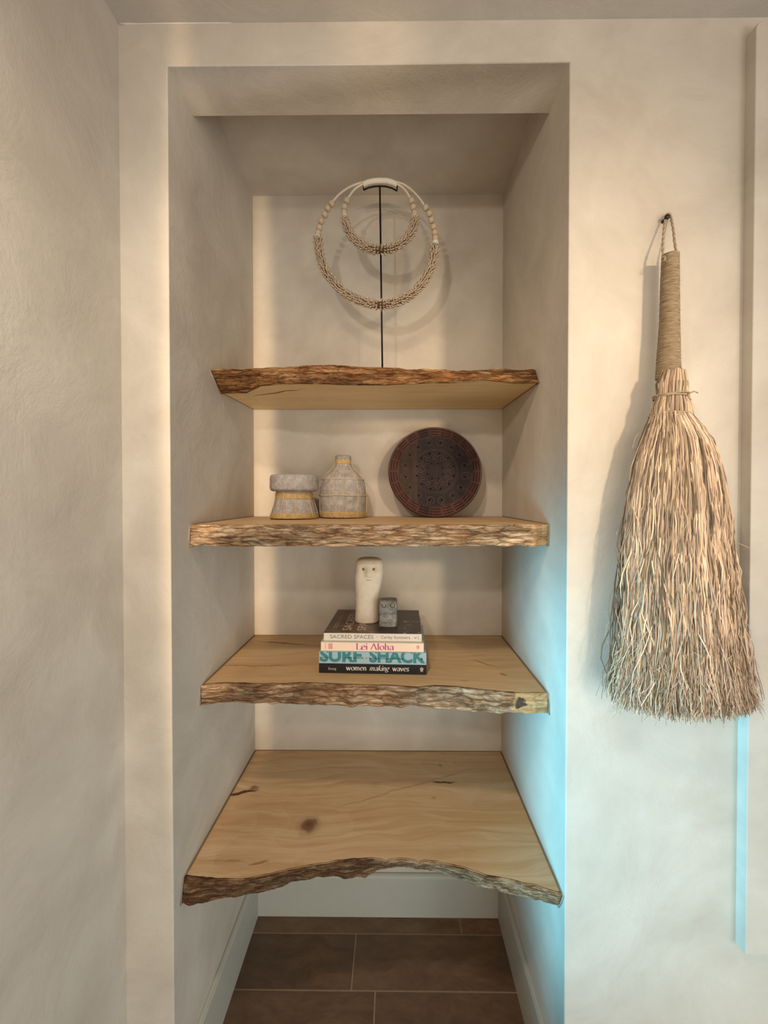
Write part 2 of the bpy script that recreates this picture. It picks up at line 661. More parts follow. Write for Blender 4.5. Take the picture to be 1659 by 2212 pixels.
# bead of filler along the left end of the wall's top edge
m_ = MB()
pts_ = [at(x, y, YF) for x, y in ((259, 65), (275, 63), (300, 62), (350, 61), (420, 60.5), (470, 60.5), (500, 61))]
m_.tube([Vector((p.x, YF - 0.0004, ZCEIL - 0.0004)) for p in pts_], [0.0024, 0.0018, 0.0010, 0.0016, 0.0013, 0.0012, 0.0006], 8)
tag(m_.build('trim_2', flat_mat('white_filler', (0.70, 0.66, 0.60), 0.6, 0.2)), kind='structure')

# ------------------------------------------------------------------ shelves
def shelf(name, label, top, bot, ztb, zbb, wmat, bmat, seed, amp=0.006, lip=0.0):
    """top/bot: front edge curves as world points; ztb/zbb: heights at the back of top and underside"""
    NX = 520
    half = (XR - XL) / 2
    xc = (XR + XL) / 2
    tp = sorted([(p.x, p.y, p.z) for p in top])
    bp = sorted([(p.x, p.y, p.z) for p in bot])
    zmid = interp(tp, xc)[1]
    root = thing(name, (xc, YB, zmid), label, 'shelf')
    xs = [XL + (XR - XL) * i / (NX - 1) for i in range(NX)]
    T, B = [], []
    for x in xs:
        ty, tz = interp(tp, x)
        by, bz = interp(bp, x)
        w = noise.fractal(Vector((x * 22, seed, 0)), 0.8, 2.0, 4)
        w2 = noise.fractal(Vector((x * 26, seed + 7, 0)), 0.8, 2.0, 4)
        T.append(Vector((x, ty + 0.0022 * w, tz)))
        B.append(Vector((x, by + 0.003 * w2, bz + 0.0016 * w2)))
    # slab
    vs, fs = [], []
    for i in range(NX):
        t, b = T[i] + Vector((0, 0.003, 0)), B[i] + Vector((0, 0.004, 0.0004))
        m1 = t.lerp(b, 0.5)
        tb, bb = Vector((xs[i], YB, ztb)), Vector((xs[i], YB, zbb))
        vs += [tb, t.lerp(tb, 0.5), t, m1, b, b.lerp(bb, 0.5), bb]
    K = 7
    for i in range(NX - 1):
        for j in range(K - 1):
            a = i * K + j
            fs.append((a, a + 1, a + K + 1, a + K))
        fs.append((i * K + K - 1, i * K, (i + 1) * K, (i + 1) * K + K - 1))
    fs.append(tuple(range(K - 1, -1, -1)))
    fs.append(tuple((NX - 1) * K + j for j in range(K)))
    auto_sharp(mesh_obj('slab', vs, fs, wmat, root), 30)
    # bark edge
    NV = 30
    vs, fs = [], []
    for i in range(NX):
        t, b = T[i], B[i]
        x = xs[i]
        down = (b - t)
        L = down.length
        dn = down.normalized()
        out = Vector((0, -1, 0))
        out = (out - dn * out.dot(dn)).normalized()
        edge_fade = min(1, (x - XL) / 0.006, (XR - x) / 0.006)
        ring = [t + Vector((0, 0.006, 0.0002))]
        for j in range(NV):
            v = j / (NV - 1)
            q = t + down * v
            s = v * L
            wx = x + 0.02 * noise.noise(Vector((x * 9, s * 20, seed)))
            ws = s + 0.014 * noise.noise(Vector((x * 14, s * 9, seed + 4)))
            r1 = noise.ridged_multi_fractal(Vector((wx * 17, ws * 120, seed)), 0.9, 2.1, 5, 1.0, 2.0) - 1.0
            r2 = noise.fractal(Vector((wx * 9, ws * 45, seed + 2)), 0.8, 2.0, 5)
            r3 = noise.noise(Vector((wx * 40, ws * 150, seed + 9)))
            env = math.sin(math.pi * min(1, max(0, 0.12 + v * 0.82))) ** 0.5
            d = (0.0035 * env + amp * (0.50 * r1 + 0.8 * r2 + 0.22 * r3) * env)
            d = max(-0.0012, d) * max(0.15, edge_fade)
            ring.append(q + out * d + dn * (0.0016 * noise.noise(Vector((x * 30, seed, s * 60))) * (1 if j < NV - 1 else 2)))
        ring.append(b + Vector((0, 0.010, 0.0002)))
        vs += ring
    K = NV + 2
    for i in range(NX - 1):
        for j in range(K - 1):
            a = i * K + j
            fs.append((a, a + 1, a + K + 1, a + K))
        fs.append((i * K + K - 1, i * K, (i + 1) * K, (i + 1) * K + K - 1))
    fs.append(tuple(range(K - 1, -1, -1)))
    fs.append(tuple((NX - 1) * K + j for j in range(K)))
    mesh_obj('bark_edge', vs, fs, bmat, root)
    # sealant beads along the wall at both ends
    for sgn, k in ((1, 0), (-1, NX - 1)):
        m = MB()
        t, b = T[k], B[k]
        pts = [Vector((t.x + sgn * 0.0006, YB - 0.01, ztb + 0.0005)), t + Vector((sgn * 0.0006, 0.02, 0.0006)), t + Vector((sgn * 0.0006, -0.002, -0.001)),
               t.lerp(b, 0.5) + Vector((sgn * 0.0006, -0.004, 0)), b + Vector((sgn * 0.0006, -0.002, -0.0006)), b + Vector((sgn * 0.0006, 0.015, -0.0008))]
        m.tube(pts, [0.0012, 0.0016, 0.0024, 0.0026, 0.0026, 0.0016], 8)
        tag(m.build('sealant_bead', M['sealant'], root), 'thin grey bead of sealant')
    return root


M['sealant'] = flat_mat('grey_sealant', (0.24, 0.20, 0.165), 0.6, 0.3)

base, light, stain = (0.47, 0.30, 0.155), (0.60, 0.43, 0.255), (0.45, 0.25, 0.085)
bd = (0.075, 0.038, 0.018)


def c7(x, y):
    return (420 + x / 2.127, 760 + y / 2.127)


# --- first (topmost) shelf
zt1, zb1 = ZC + 0.341, ZC + 0.299
top = [atz(*c7(x, y), zt1) for x, y in ((62, 84), (130, 78), (250, 78), (400, 75), (470, 69), (520, 61), (630, 60), (760, 68), (900, 75), (1100, 85), (1300, 88), (1450, 87), (1555, 85))]
bot = [atz(*c7(x, y), zb1) for x, y in ((100, 186), (160, 187), (235, 185), (262, 172), (300, 153), (400, 143), (570, 143), (750, 150), (900, 148), (1100, 138), (1200, 139), (1330, 126), (1400, 132), (1480, 142), (1560, 142))]
M['wood1'] = wood_mat('maple_slab_high', (0.68, 0.48, 0.24), (0.80, 0.60, 0.33), (0.60, 0.37, 0.13),  # lighter than the other slabs: bounce light on the underside put into the colour
                      knots=((-0.35, -0.31, 0.018, 0.008, 0.8),), cracks=((-0.27, -0.235, 0.10, 0.0055, -0.42, 0.9),), seed=1.0)
M['bark1'] = bark_mat('dark_ginger_bark', (0.055, 0.022, 0.009), (0.20, 0.088, 0.034), (0.42, 0.25, 0.115), 1.0, 0.5, deep=(0.10, 0.30, 0.75))
shelf('wooden_shelf', 'topmost live-edge wooden shelf, seen from below, carrying the shell necklace on its stand', top, bot, zt1, ZC + 0.3135, M['wood1'], M['bark1'], 11.3, 0.007)

# --- second shelf
zt2b, zt2f = ZC - 0.044, ZC - 0.0493
top, bot = [], []
for x, dy in ((-0.4707, 0.0), (-0.42, 0.004), (-0.3, 0.002), (-0.2, 0.006), (-0.1, 0.004), (0.0, 0.0), (0.1, 0.004), (0.2, 0.0), (0.28, 0.012), (0.3618, 0.018)):
    top.append(Vector((x, 0.880 + dy, zt2f)))
for x, dy in ((-0.4707, 0.0), (-0.3, 0.005), (-0.1, 0.003), (0.1, 0.006), (0.25, 0.01), (0.3618, 0.02)):
    bot.append(Vector((x, 0.880 + dy, ZC - 0.099)))
M['wood2'] = wood_mat('maple_slab_second', base, light, stain, seed=2.0, stain_x=(0.0, 0.5, 0.35))
M['bark2'] = bark_mat('pale_flaky_bark', bd, (0.29, 0.18, 0.10), (0.55, 0.43, 0.30), 2.0, 0.3, bare=0.895)
shelf('wooden_shelf', 'second live-edge wooden shelf from the top, carrying two wrapped vases and the round board', top, bot, zt2b, ZC - 0.095, M['wood2'], M['bark2'], 23.1, 0.005)

# --- third shelf
zt3, zb3 = ZC - 0.4445, ZC - 0.489
top = [atz(x, y, zt3) for x, y in ((430, 1483), (450, 1478), (480, 1476), (520, 1477), (570, 1479), (600, 1478), (650, 1476), (700, 1478), (760, 1480), (850, 1482), (900, 1486), (930, 1483), (960, 1483), (1000, 1486), (1040, 1491), (1100, 1497), (1140, 1499), (1182, 1497))]
bot = [atz(x, y, zb3) for x, y in ((430, 1522), (470, 1518), (520, 1518), (590, 1521), (640, 1520), (700, 1521), (745, 1524), (762, 1530), (780, 1524), (850, 1525), (900, 1527), (960, 1530), (1000, 1533), (1050, 1537), (1085, 1542), (1120, 1541), (1182, 1541))]
M['wood3'] = wood_mat('maple_slab_third', base, light, stain, seed=3.0, stain_x=(0.05, 0.65, 0.75),
                      cracks=((-0.30, -0.075, 0.10, 0.0045, -0.18, 0.8), (-0.33, -0.245, 0.14, 0.003, 0.0, 0.5), (0.30, -0.22, 0.035, 0.0035, -0.75, 0.7), (0.335, -0.295, 0.012, 0.005, -0.6, 0.8)),
                      knots=((0.23, -0.33, 0.02, 0.006, 0.3),))
M['bark3'] = bark_mat('brown_ridged_bark', (0.070, 0.034, 0.018), (0.24, 0.145, 0.082), (0.50, 0.38, 0.26), 3.0, 0.35, bare=0.86, blot=(0.352, -0.020, 0.016, 0.014))
shelf('wooden_shelf', 'third live-edge wooden shelf from the top, carrying the stack of books', top, bot, zt3, ZC - 0.485, M['wood3'], M['bark3'], 37.7, 0.006)


# --- fourth shelf
def c6(x, y):
    return (370 + x / 1.907, 1560 + y / 1.907)


zt4, zb4 = ZC - 0.836, ZC - 0.884
top = [atz(*c6(x, y), zt4) for x, y in ((48, 640), (90, 643), (150, 650), (220, 654), (290, 655), (350, 645), (400, 635), (490, 611), (560, 600), (620, 589), (680, 577), (750, 571), (820, 568), (866, 570), (882, 578), (905, 571), (940, 566), (985, 572), (1005, 577), (1017, 583), (1040, 575), (1100, 582), (1200, 605), (1300, 637), (1400, 657), (1500, 678), (1560, 700), (1592, 712))]
bot = [atz(*c6(x, y), zb4) for x, y in ((34, 748), (80, 750), (130, 745), (180, 730), (240, 720), (330, 705), (390, 690), (450, 678), (490, 656), (550, 645), (600, 640), (660, 634), (720, 642), (800, 630), (850, 608), (890, 592), (930, 590), (1000, 594), (1020, 599), (1100, 612), (1200, 647), (1300, 680), (1400, 700), (1500, 725), (1592, 756))]


def loc4(px, py):
    p = atz(px, py, zt4)
    return (p.x - (XL + XR) / 2, p.y - YB)


k1, k2, k3 = loc4(667, 1783), loc4(952, 1653), loc4(935, 1725)
c1, c2, c3, c4 = loc4(522, 1712), loc4(958, 1688), loc4(560, 1864), loc4(548, 1703)
c5, c6_ = loc4(480, 1862), loc4(880, 1700)
M['wood4'] = wood_mat('maple_slab_low', (0.47, 0.30, 0.155), (0.65, 0.48, 0.31), stain, seed=4.4, stain_x=(0.0, 0.55, 0.55),
                      knots=((k1[0], k1[1], 0.036, 0.042, 0.95), (k2[0], k2[1], 0.010, 0.010, 0.5), (k3[0], k3[1], 0.012, 0.010, 0.4), (c4[0], c4[1], 0.018, 0.014, 0.8)),
                      cracks=((c1[0], c1[1], 0.046, 0.008, 0.30, 0.95), (c2[0], c2[1], 0.042, 0.0050, 0.03, 0.9), (c3[0], c3[1], 0.03, 0.004, 0.2, 0.5),
                              (c5[0], c5[1], 0.06, 0.003, 0.0, 0.3), (c6_[0], c6_[1], 0.24, 0.004, 0.40, 0.25)))
M['bark4'] = bark_mat('deep_brown_bark', (0.045, 0.022, 0.012), (0.16, 0.090, 0.048), (0.36, 0.25, 0.155), 4.0, 0.2, deep=(0.45, 0.62, 0.45))
shelf('wooden_shelf', 'lowest and deepest live-edge wooden shelf, empty, with a dark knot and a scalloped front', top, bot, ZC - 0.836, ZC - 0.884, M['wood4'], M['bark4'], 51.9, 0.006)


# ------------------------------------------------------------------ shell necklace and its stand
YN = 1.13
M['black_iron'] = flat_mat('black_iron', (0.012, 0.011, 0.011), 0.55, 0.35, 0.6)
M['cord'] = flat_mat('cream_cord', (0.62, 0.54, 0.43), 0.85, 0.15)
M['wrap'] = flat_mat('white_cotton_wrap', (0.66, 0.62, 0.54), 0.9, 0.1)
M['bead'] = flat_mat('pale_wood_bead', (0.52, 0.41, 0.29), 0.6, 0.3)
n = NT('small_cream_shell', 0.38, 0.5)
oi = n.t.nodes.new('ShaderNodeObjectInfo')
vv = n.noise(n.coord(), 90, 3)
n.color(n.mix(vv, (0.42, 0.32, 0.21), (0.68, 0.56, 0.42)))
M['shell'] = n.done()


def cz(x, y, Y=YN):
    return at(640 + x / 4.74, 360 + y / 4.74, Y)


zs1 = zt1 + 0.0004
p_top = at(820.5, 404, YN)
xb = at(826.5, 793, YN).x
stand = thing('necklace_stand', (xb, YN, zs1), 'tall thin black metal stand holding the shell necklace on the topmost shelf', 'display stand')
m = MB()
m.lathe([(0.045, 0), (0.045, 0.004), (0.043, 0.006), (0.004, 0.0065)], 40, (xb, YN, zs1))
m.build('base', M['black_iron'], stand)
m = MB()
m.tube([Vector((xb, YN, zs1 + 0.004)), p_top], 0.0026, 12)
m.build('pole', M['black_iron'], stand)
m = MB()
arc = [cz(x, y) for x, y in ((690, 238), (740, 215), (800, 203), (857, 199), (920, 203), (980, 220), (1028, 246))]
m.tube(arc, 0.0023, 8)
m.tube([cz(686, 190), cz(690, 240)], 0.0018, 8)
m.tube([cz(1036, 192), cz(1029, 252)], 0.0018, 8)
m.build('cradle', M['black_iron'], stand)

neck = thing('shell_necklace', cz(857, 800), 'double-ring necklace of small cream shells and beads hanging on the black stand', 'necklace')
OFFY = Vector((0, -0.004, 0))
m = MB()
wp = [cz(x, y) + OFFY for x, y in ((683, 195), (740, 172), (800, 160), (860, 157), (930, 160), (985, 175), (1034, 196))]
fine = []
for a, b in zip(wp, wp[1:]):
    fine += [a.lerp(b, k / 10) for k in range(10)]
fine.append(wp[-1])
m.tube(fine, [0.0075 + 0.0006 * math.sin(i * 2.1) for i in range(len(fine))], 16, flat=1.0)
m.build('wrap', M['wrap'], neck)


def polyline(pts, step):
    out = [pts[0]]
    acc = 0
    for a, b in zip(pts, pts[1:]):
        L = (b - a).length
        d = step - acc
        while d <= L:
            out.append(a.lerp(b, d / L))
            d += step
        acc = (acc + L) % step if L > 0 else acc
    return out


def smooth_curve(ctrl, n=14):
    out = []
    for i in range(len(ctrl) - 1):
        p0, p1, p2, p3 = ctrl[max(0, i - 1)], ctrl[i], ctrl[i + 1], ctrl[min(len(ctrl) - 1, i + 2)]
        for k in range(n):
            t = k / n
            out.append(0.5 * ((2 * p1) + (-p0 + p2) * t + (2 * p0 - 5 * p1 + 4 * p2 - p3) * t * t + (-p0 + 3 * p1 - 3 * p2 + p3) * t ** 3))
    out.append(ctrl[-1])
    return out


# one shell: pointed oval with a slit
def shell_mesh():
    N, K = 10, 7
    L, w = 0.0104, 0.0031
    vs, fs = [], []
    for i in range(K):
        t = i / (K - 1)
        r = w * (math.sin(math.pi * (0.06 + 0.90 * t)) ** 0.75) * (1.12 - 0.5 * t)
        for j in range(N):
            th = 2 * math.pi * j / N
            rr = r * (1 - 0.28 * math.exp(-((th - math.pi / 2) / 0.45) ** 2))
            vs.append((rr * math.cos(th), rr * 0.85 * math.sin(th), L * t))
    for i in range(K - 1):
        for j in range(N):
            fs.append((i * N + j, i * N + (j + 1) % N, (i + 1) * N + (j + 1) % N, (i + 1) * N + j))
    fs.append(tuple(range(N - 1, -1, -1)))
    fs.append(tuple((K - 1) * N + j for j in range(N)))
    return vs, fs


SV, SF = shell_mesh()
SMI = [1 if (i < 60 and (i % 10) in (2,)) else 0 for i in range(len(SF))]


def garland(ctrl_cord_l, beads_l, shells, beads_r, ctrl_cord_r, core_r, off, placed):
    # cords
    for cc, bb in ((ctrl_cord_l, beads_l), (ctrl_cord_r, beads_r)):
        m = MB()
        m.tube(smooth_curve([cz(x, y) + off for x, y in cc] + [cz(*bb[0]) + off], 8), 0.0031, 10)
        m.build('cord', M['cord'], neck)
        for k, b in enumerate(bb):
            c = cz(*b) + off
            nx = cz(*bb[min(k + 1, len(bb) - 1)]) - cz(*bb[max(0, min(k, len(bb) - 2))])
            last = k == len(bb) - 1
            t = nx.normalized()
            rb = 0.0092 if not last else 0.0098
            hb = 0.0080
            a = t.cross(Vector((0, 1, 0))).normalized()
            pts, rs = [], []
            for q in range(9):
                s = -1 + 2 * q / 8
                pts.append(c + t * (hb * s))
                rs.append(rb * math.sqrt(max(0.04, 1 - abs(s) ** 3.2)))
            m = MB()
            m.tube(pts, rs, 16)
            o = m.build('bead', M['wrap'] if last else M['bead'], neck)
            if last:
                tag(o, 'whitish end knot')
    path = smooth_curve([cz(x, y) + off for x, y in shells], 16)
    m = MB()
    m.tube(path, core_r, 10)
    m.build('core', M['core'], neck)
    rings = polyline(path, 0.0074)
    k = len(rings)
    low = min(range(k), key=lambda i: rings[i].z)
    for i, p in enumerate(rings):
        t = (rings[min(i + 1, k - 1)] - rings[max(i - 1, 0)]).normalized()
        if i < low:
            t = -t
        tf = 0.15 + 0.85 * min(1.0, abs(i - low) / 3)
        a = t.cross(Vector((0, 1, 0))).normalized()
        b = a.cross(t)
        if b.y > 0:
            b = -b
        nn = 10
        for j in range(nn):
            th = 2 * math.pi * (j + 0.5 * (i % 2)) / nn + rnd.uniform(-.15, .15)
            o_ = a * math.cos(th) + b * math.sin(th)
            d = (o_ * 0.42 + t * 0.74 * tf + (b * math.cos(th) - a * math.sin(th)) * (0.30 if i % 2 else -0.30) + Vector((rnd.uniform(-.12, .12), rnd.uniform(-.12, .12), rnd.uniform(-.12, .12)))).normalized()
            q = d.to_track_quat('Z', 'Y')
            side = o_
            # keep the slit outward
            mat = q.to_matrix()
            x_ = d.cross(side).normalized()
            y_ = d.cross(x_) * -1
            mat = Matrix((x_, y_, d)).transposed()
            s = rnd.uniform(0.88, 1.15)
            base_p = p + o_ * (core_r * 0.92)
            placed.append((math.sin(th), base_p, mat, s))


M['core'] = flat_mat('brown_cord_core', (0.10, 0.055, 0.03), 0.9, 0.1)
placed = []
garland([(684, 170), (560, 215), (460, 280), (400, 340)], [(365, 390), (325, 438), (295, 503), (258, 570), (240, 635), (226, 690), (220, 732)],
        [(224, 760), (232, 830), (245, 900), (270, 1000), (315, 1100), (385, 1190), (470, 1275), (580, 1345), (700, 1392), (790, 1415), (875, 1425), (1000, 1400), (1110, 1355), (1210, 1285), (1300, 1190), (1358, 1090), (1395, 980), (1412, 890), (1420, 815)],
        [(1325, 432), (1362, 492), (1382, 560), (1404, 628), (1416, 688), (1421, 742), (1421, 788)], [(1032, 170), (1110, 200), (1200, 270), (1270, 350)], 0.0095, OFFY, placed)
garland([(690, 200), (610, 250), (555, 315)], [(520, 372), (498, 437), (495, 495), (500, 535)],
        [(505, 570), (530, 660), (590, 755), (680, 825), (780, 862), (880, 873), (990, 852), (1090, 795), (1160, 715), (1198, 640), (1212, 570)],
        [(1178, 375), (1196, 440), (1210, 500), (1210, 540)], [(1034, 205), (1100, 250), (1150, 320)], 0.0090, OFFY * 2.2, placed)
placed.sort(key=lambda q: -q[0])
sm = bpy.data.meshes.new('shell')
sm.from_pydata(SV, [], SF)
sm.materials.append(M['shell'])
sm.materials.append(M['core'])
sm.polygons.foreach_set('material_index', SMI)
sm.polygons.foreach_set('use_smooth', [True] * len(sm.polygons))
front = [q for q in placed if q[0] > 0.2]
rnd.shuffle(front)
ind = set(id(q) for q in front[:100])
rest = MB()
for q in placed:
    if id(q) in ind:
        o = bpy.data.objects.new('shell', sm)
        COL.objects.link(o)
        o.parent = neck
        o.matrix_local = Matrix.Translation(q[1] - neck.location) @ q[2].to_4x4() @ Matrix.Scale(q[3], 4)
    else:
        rest.add([q[1] + q[2] @ (Vector(v) * q[3]) for v in SV], SF)
        rest.mi[-len(SF):] = SMI
tag(rest.build('shells', [M['shell'], M['core']], neck), kind='stuff')

# ------------------------------------------------------------------ wrapped vases
n = NT('rough_grey_white_paper_stone', 0.85, 0.15)
v = n.coord()
f = n.noise(n.vadd(v, n.noise(v, 30, 3, out='Color'), 0.02), 55, 6, 0.7)
n.color(n.ramp(f, [(0.3, (0.27, 0.235, 0.21)), (0.5, (0.37, 0.335, 0.31)), (0.72, (0.54, 0.505, 0.465))]))
n.bump(f, 0.8, 0.005)
M['rough_stone'] = n.done()
M['raffia'] = flat_mat('yellow_raffia', (0.50, 0.345, 0.15), 0.7, 0.25, var=0.45, scale=120)
M['string'] = flat_mat('pale_raffia_string', (0.56, 0.44, 0.27), 0.7, 0.25, var=0.25, scale=120)
M['dark_base'] = flat_mat('dark_vase_foot', (0.03, 0.025, 0.02), 0.8, 0.2)


def z2(y):
    return zt2b + (zt2f - zt2b) * (YB - y) / (YB - 0.885)


def bumpy(seed, amp):
    return lambda th, z: 1 + amp * noise.fractal(Vector((math.cos(th) * 2.2, math.sin(th) * 2.2, z * 45 + seed)), 0.8, 2, 4)


def rad_at(prof, z):
    pr = sorted((b, a) for a, b in prof)
    return interp(pr, z)


def vase(label, px, Yc, ybase, prof_px, bands, nv, hrings, seed, zv0, zv1, base_off, strw=0.0011):
    s = Yc / FPX
    c = at(px, 1100, Yc)
    zb_ = z2(Yc) + 0.0012
    root = thing('wrapped_vase', (c.x, Yc, zb_), label, 'vase')
    prof = [(h * s, (ybase - y) * s) for y, h in prof_px]
    fine = []
    for a, b in zip(prof, prof[1:]):
        kk = max(1, int(math.dist(a, b) / 0.003))
        fine += [(a[0] + (b[0] - a[0]) * q / kk, a[1] + (b[1] - a[1]) * q / kk) for q in range(kk)]
    fine.append(prof[-1])
    # rim goes down inside
    rt, zt_ = fine[-1]
    fine += [(rt * 0.86, zt_ + 0.0002), (rt * 0.82, zt_ - 0.004), (rt * 0.80, zt_ - 0.03), (0.001, zt_ - 0.032)]
    m = MB()
    m.lathe(fine, 72, (c.x, Yc, zb_), fn=bumpy(seed, 0.018))
    m.build('body', M['rough_stone'], root)
    body = [q for q in fine[:-4]]
    m = MB()
    r0 = rad_at(body, 0.002)
    m.lathe([(r0 * 0.97, 0.0), (r0 * 1.005, 0.0006), (r0 * 1.005, 0.003)], 60, (c.x, Yc, zb_ - 0.0012))
    m.build('foot', M['dark_base'], root)
    for (ya, yb_) in bands:     # wound raffia bands
        m = MB()
        za, zc_ = (ybase - ya) * s, (ybase - yb_) * s
        turns = max(3, int(abs(zc_ - za) / 0.0021))
        pts = []
        for q in range(turns * 24 + 1):
            th = 2 * math.pi * q / 24
            z = zc_ + (za - zc_) * q / (turns * 24) + 0.0006 * noise.noise(Vector((q * .21, seed, 0)))
            r = rad_at(body, z) + 0.0008
            pts.append((c.x + r * math.cos(th), Yc + r * math.sin(th), zb_ + z))
        m.tube(pts, 0.0015, 6)
        m.build('raffia_band', M['raffia'], root)
    m = MB()
    for q in range(nv):
        th = 2 * math.pi * (q + base_off) / nv + rnd.uniform(-.05, .05)
        z0, z1 = (ybase - zv0) * s, (ybase - zv1) * s
        pts = []
        for e in range(26):
            z = z0 + (z1 - z0) * e / 25
            t2 = th + 0.02 * noise.noise(Vector((z * 30, q, seed)))
            r = rad_at(body, z) + 0.0016
            pts.append((c.x + r * math.cos(t2), Yc + r * math.sin(t2), zb_ + z))
        m.tube(pts, strw, 6)
    for hy in hrings:
        z = (ybase - hy) * s
        r = rad_at(body, z) + 0.0018
        pts = [(c.x + r * math.cos(2 * math.pi * q / 60), Yc + r * math.sin(2 * math.pi * q / 60), zb_ + z + 0.0006 * math.sin(q * .6)) for q in range(61)]
        m.tube(pts, strw * 1.4, 6)
    m.build('raffia_net', M['string'], root)
    return root


vase('short spool-shaped pale stone vase with raffia bands, leftmost on the second shelf', 636, 1.145, 1121,
     [(1121, 49.5), (1116, 50), (1105, 47), (1092, 43), (1078, 39.5), (1068, 38.5), (1064.5, 38), (1063, 40), (1062.5, 47), (1060, 50), (1054, 51), (1036, 51), (1031, 50), (1029, 47)],
     [(1121 - 1, 1109), (1079, 1067)], 9, [], 3.0, 1119, 1066, 0.25)
vase('bottle-shaped pale stone vase netted in raffia string, between the spool vase and the round board', 741.5, 1.205, 1117.5,
     [(1117.5, 48), (1112, 49.5), (1090, 50.5), (1060, 50), (1045, 48), (1034, 43), (1024, 34), (1014, 24.5), (1008, 19), (1003, 17.5), (996, 17), (990, 17.5), (987, 17.5), (985.5, 16)],
     [(1116.5, 1105), (1003, 994)], 10, [1037, 1071], 8.0, 1116, 990, 0.75)

# ------------------------------------------------------------------ round board
Yb0 = 1.185
cb = at(940, 1021, 1.215)
BR = 0.148
lean = R(12)
zb0 = z2(Yb0) + 0.0022
root = thing('round_board', (cb.x, Yb0, zb0), 'round dark reddish-brown carved wooden board leaning on the back wall of the second shelf', 'wooden board', rot=(-lean, 0, 0))
n = NT('dark_carved_wood', 0.6, 0.22)
v = n.coord()
s = n.sep(v)
wob = n.vadd(v, n.noise(v, 30, 4, 0.6, out='Color'), 0.03)
d = n.dist(wob, (0.015, 0.0, BR + 0.015), (1 / BR, 0.0, 1 / BR))
grain = n.noise(n.coord((60, 5, 4)), 1.0, 5, 0.6)
red = n.ramp(grain, [(0.3, (0.035, 0.012, 0.009)), (0.7, (0.080, 0.028, 0.020))])
dk = n.ramp(grain, [(0.3, (0.0085, 0.0045, 0.0065)), (0.7, (0.021, 0.011, 0.013))])
left = n.ramp(n.math('MULTIPLY_ADD', s[0], 3.0, 0.5), [(0.33, 1.0), (0.345, 0.0)])
dk2 = n.mix(left, dk, n.ramp(grain, [(0.3, (0.022, 0.013, 0.008)), (0.7, (0.048, 0.029, 0.018))]))
stripe = n.math('MULTIPLY', n.ramp(n.math('MULTIPLY_ADD', s[0], 3.0, 0.5), [(0.345, 0.0), (0.35, 1.0), (0.44, 1.0), (0.47, 0.0)]), 0.75)
col = n.mix(n.ramp(d, [(0.77, 0.0), (0.80, 1.0)]), dk2, red)
n.color(n.mix(stripe, col, dk))
n.bump(grain, 0.3, 0.001)
M['board'] = n.done()
M['carving'] = flat_mat('highlit_carved_relief', (0.038, 0.024, 0.021), 0.42, 0.4, var=0.3, scale=60)  # lighter than the board: highlight on the raised threads put into the colour
M['board_edge'] = flat_mat('dark_red_edge', (0.055, 0.016, 0.012), 0.45, 0.4)
M['hole_shade'] = flat_mat('black_hole_shade', (0.004, 0.003, 0.003), 0.9, 0.05)  # flat black discs: shade inside drilled holes and hollows, painted on
TH = 0.016
# disc: local frame x right, y depth (front at 0), z up from the contact point
m = MB()
N = 128
prof = [(0.0005, 0.0), (BR * 0.97, 0.0), (BR * 0.985, -0.0008), (BR * 0.997, 0.0008), (BR, 0.004), (BR, TH - 0.003), (BR * 0.98, TH), (0.0005, TH)]
vs = []
for r, y in prof:
    for j in range(N):
        th = 2 * math.pi * j / N
        vs.append((r * math.cos(th), y, BR + r * math.sin(th)))
fs, mi = [], []
for i in range(len(prof) - 1):
    for j in range(N):
        fs.append((i * N + j, (i + 1) * N + j, (i + 1) * N + (j + 1) % N, i * N + (j + 1) % N))
        mi.append(0 if i < 1 else 1)
m = MB()
m.v, m.t, m.f, m.mi = [Vector(v) for v in vs], [1.0] * len(vs), fs, mi


def dot(x, z, r, sq=1.0, rot=0.0, n=10, h=0.0003):
    vs = []
    for k in range(n):
        th = 2 * math.pi * k / n
        a, b = r * math.cos(th), r * sq * math.sin(th)
        vs.append((x + a * math.cos(rot) - b * math.sin(rot), -h, z + a * math.sin(rot) + b * math.cos(rot)))
    vs2 = [(a, 0.001, c) for a, b, c in vs]
    fs = [tuple(range(n))] + [(k, n + k, n + (k + 1) % n, (k + 1) % n) for k in range(n)]
    m.add(vs + vs2, fs, 1.0, 2)


NG = 22
for g in range(NG):
    for a in range(5):
        for b in range(3):
            th = 2 * math.pi * (g + 0.16 + 0.165 * a) / NG
            rr = BR * (0.945 - 0.058 * b)
            dot(rr * math.cos(th), BR + rr * math.sin(th), 0.0018)
disc = m
# carved scrolls: raised threads, with hollows painted as dark drops
m = MB()


def scroll(cx, cz_, r, a0, turns, hand):
    pts, rs = [], []
    K = 26
    for q in range(K):
        t = q / (K - 1)
        rr = r * (1 - 0.78 * t)
        th = a0 + hand * 2 * math.pi * turns * t
        pts.append((cx + rr * math.cos(th), 0.0002, cz_ + rr * math.sin(th)))
        rs.append(0.0019 * (1 - 0.4 * t))
    m.tube(pts, rs, 6)


def ringt(r, lo=0, hi=360, w=0.0015, wav=0.0, nw=0):
    K = 120
    pts = []
    for q in range(K + 1):
        th = R(lo + (hi - lo) * q / K)
        rr = r * (1 + wav * math.sin(nw * th))
        pts.append((rr * math.cos(th), 0.0002, BR + rr * math.sin(th)))
    m.tube(pts, w, 6)


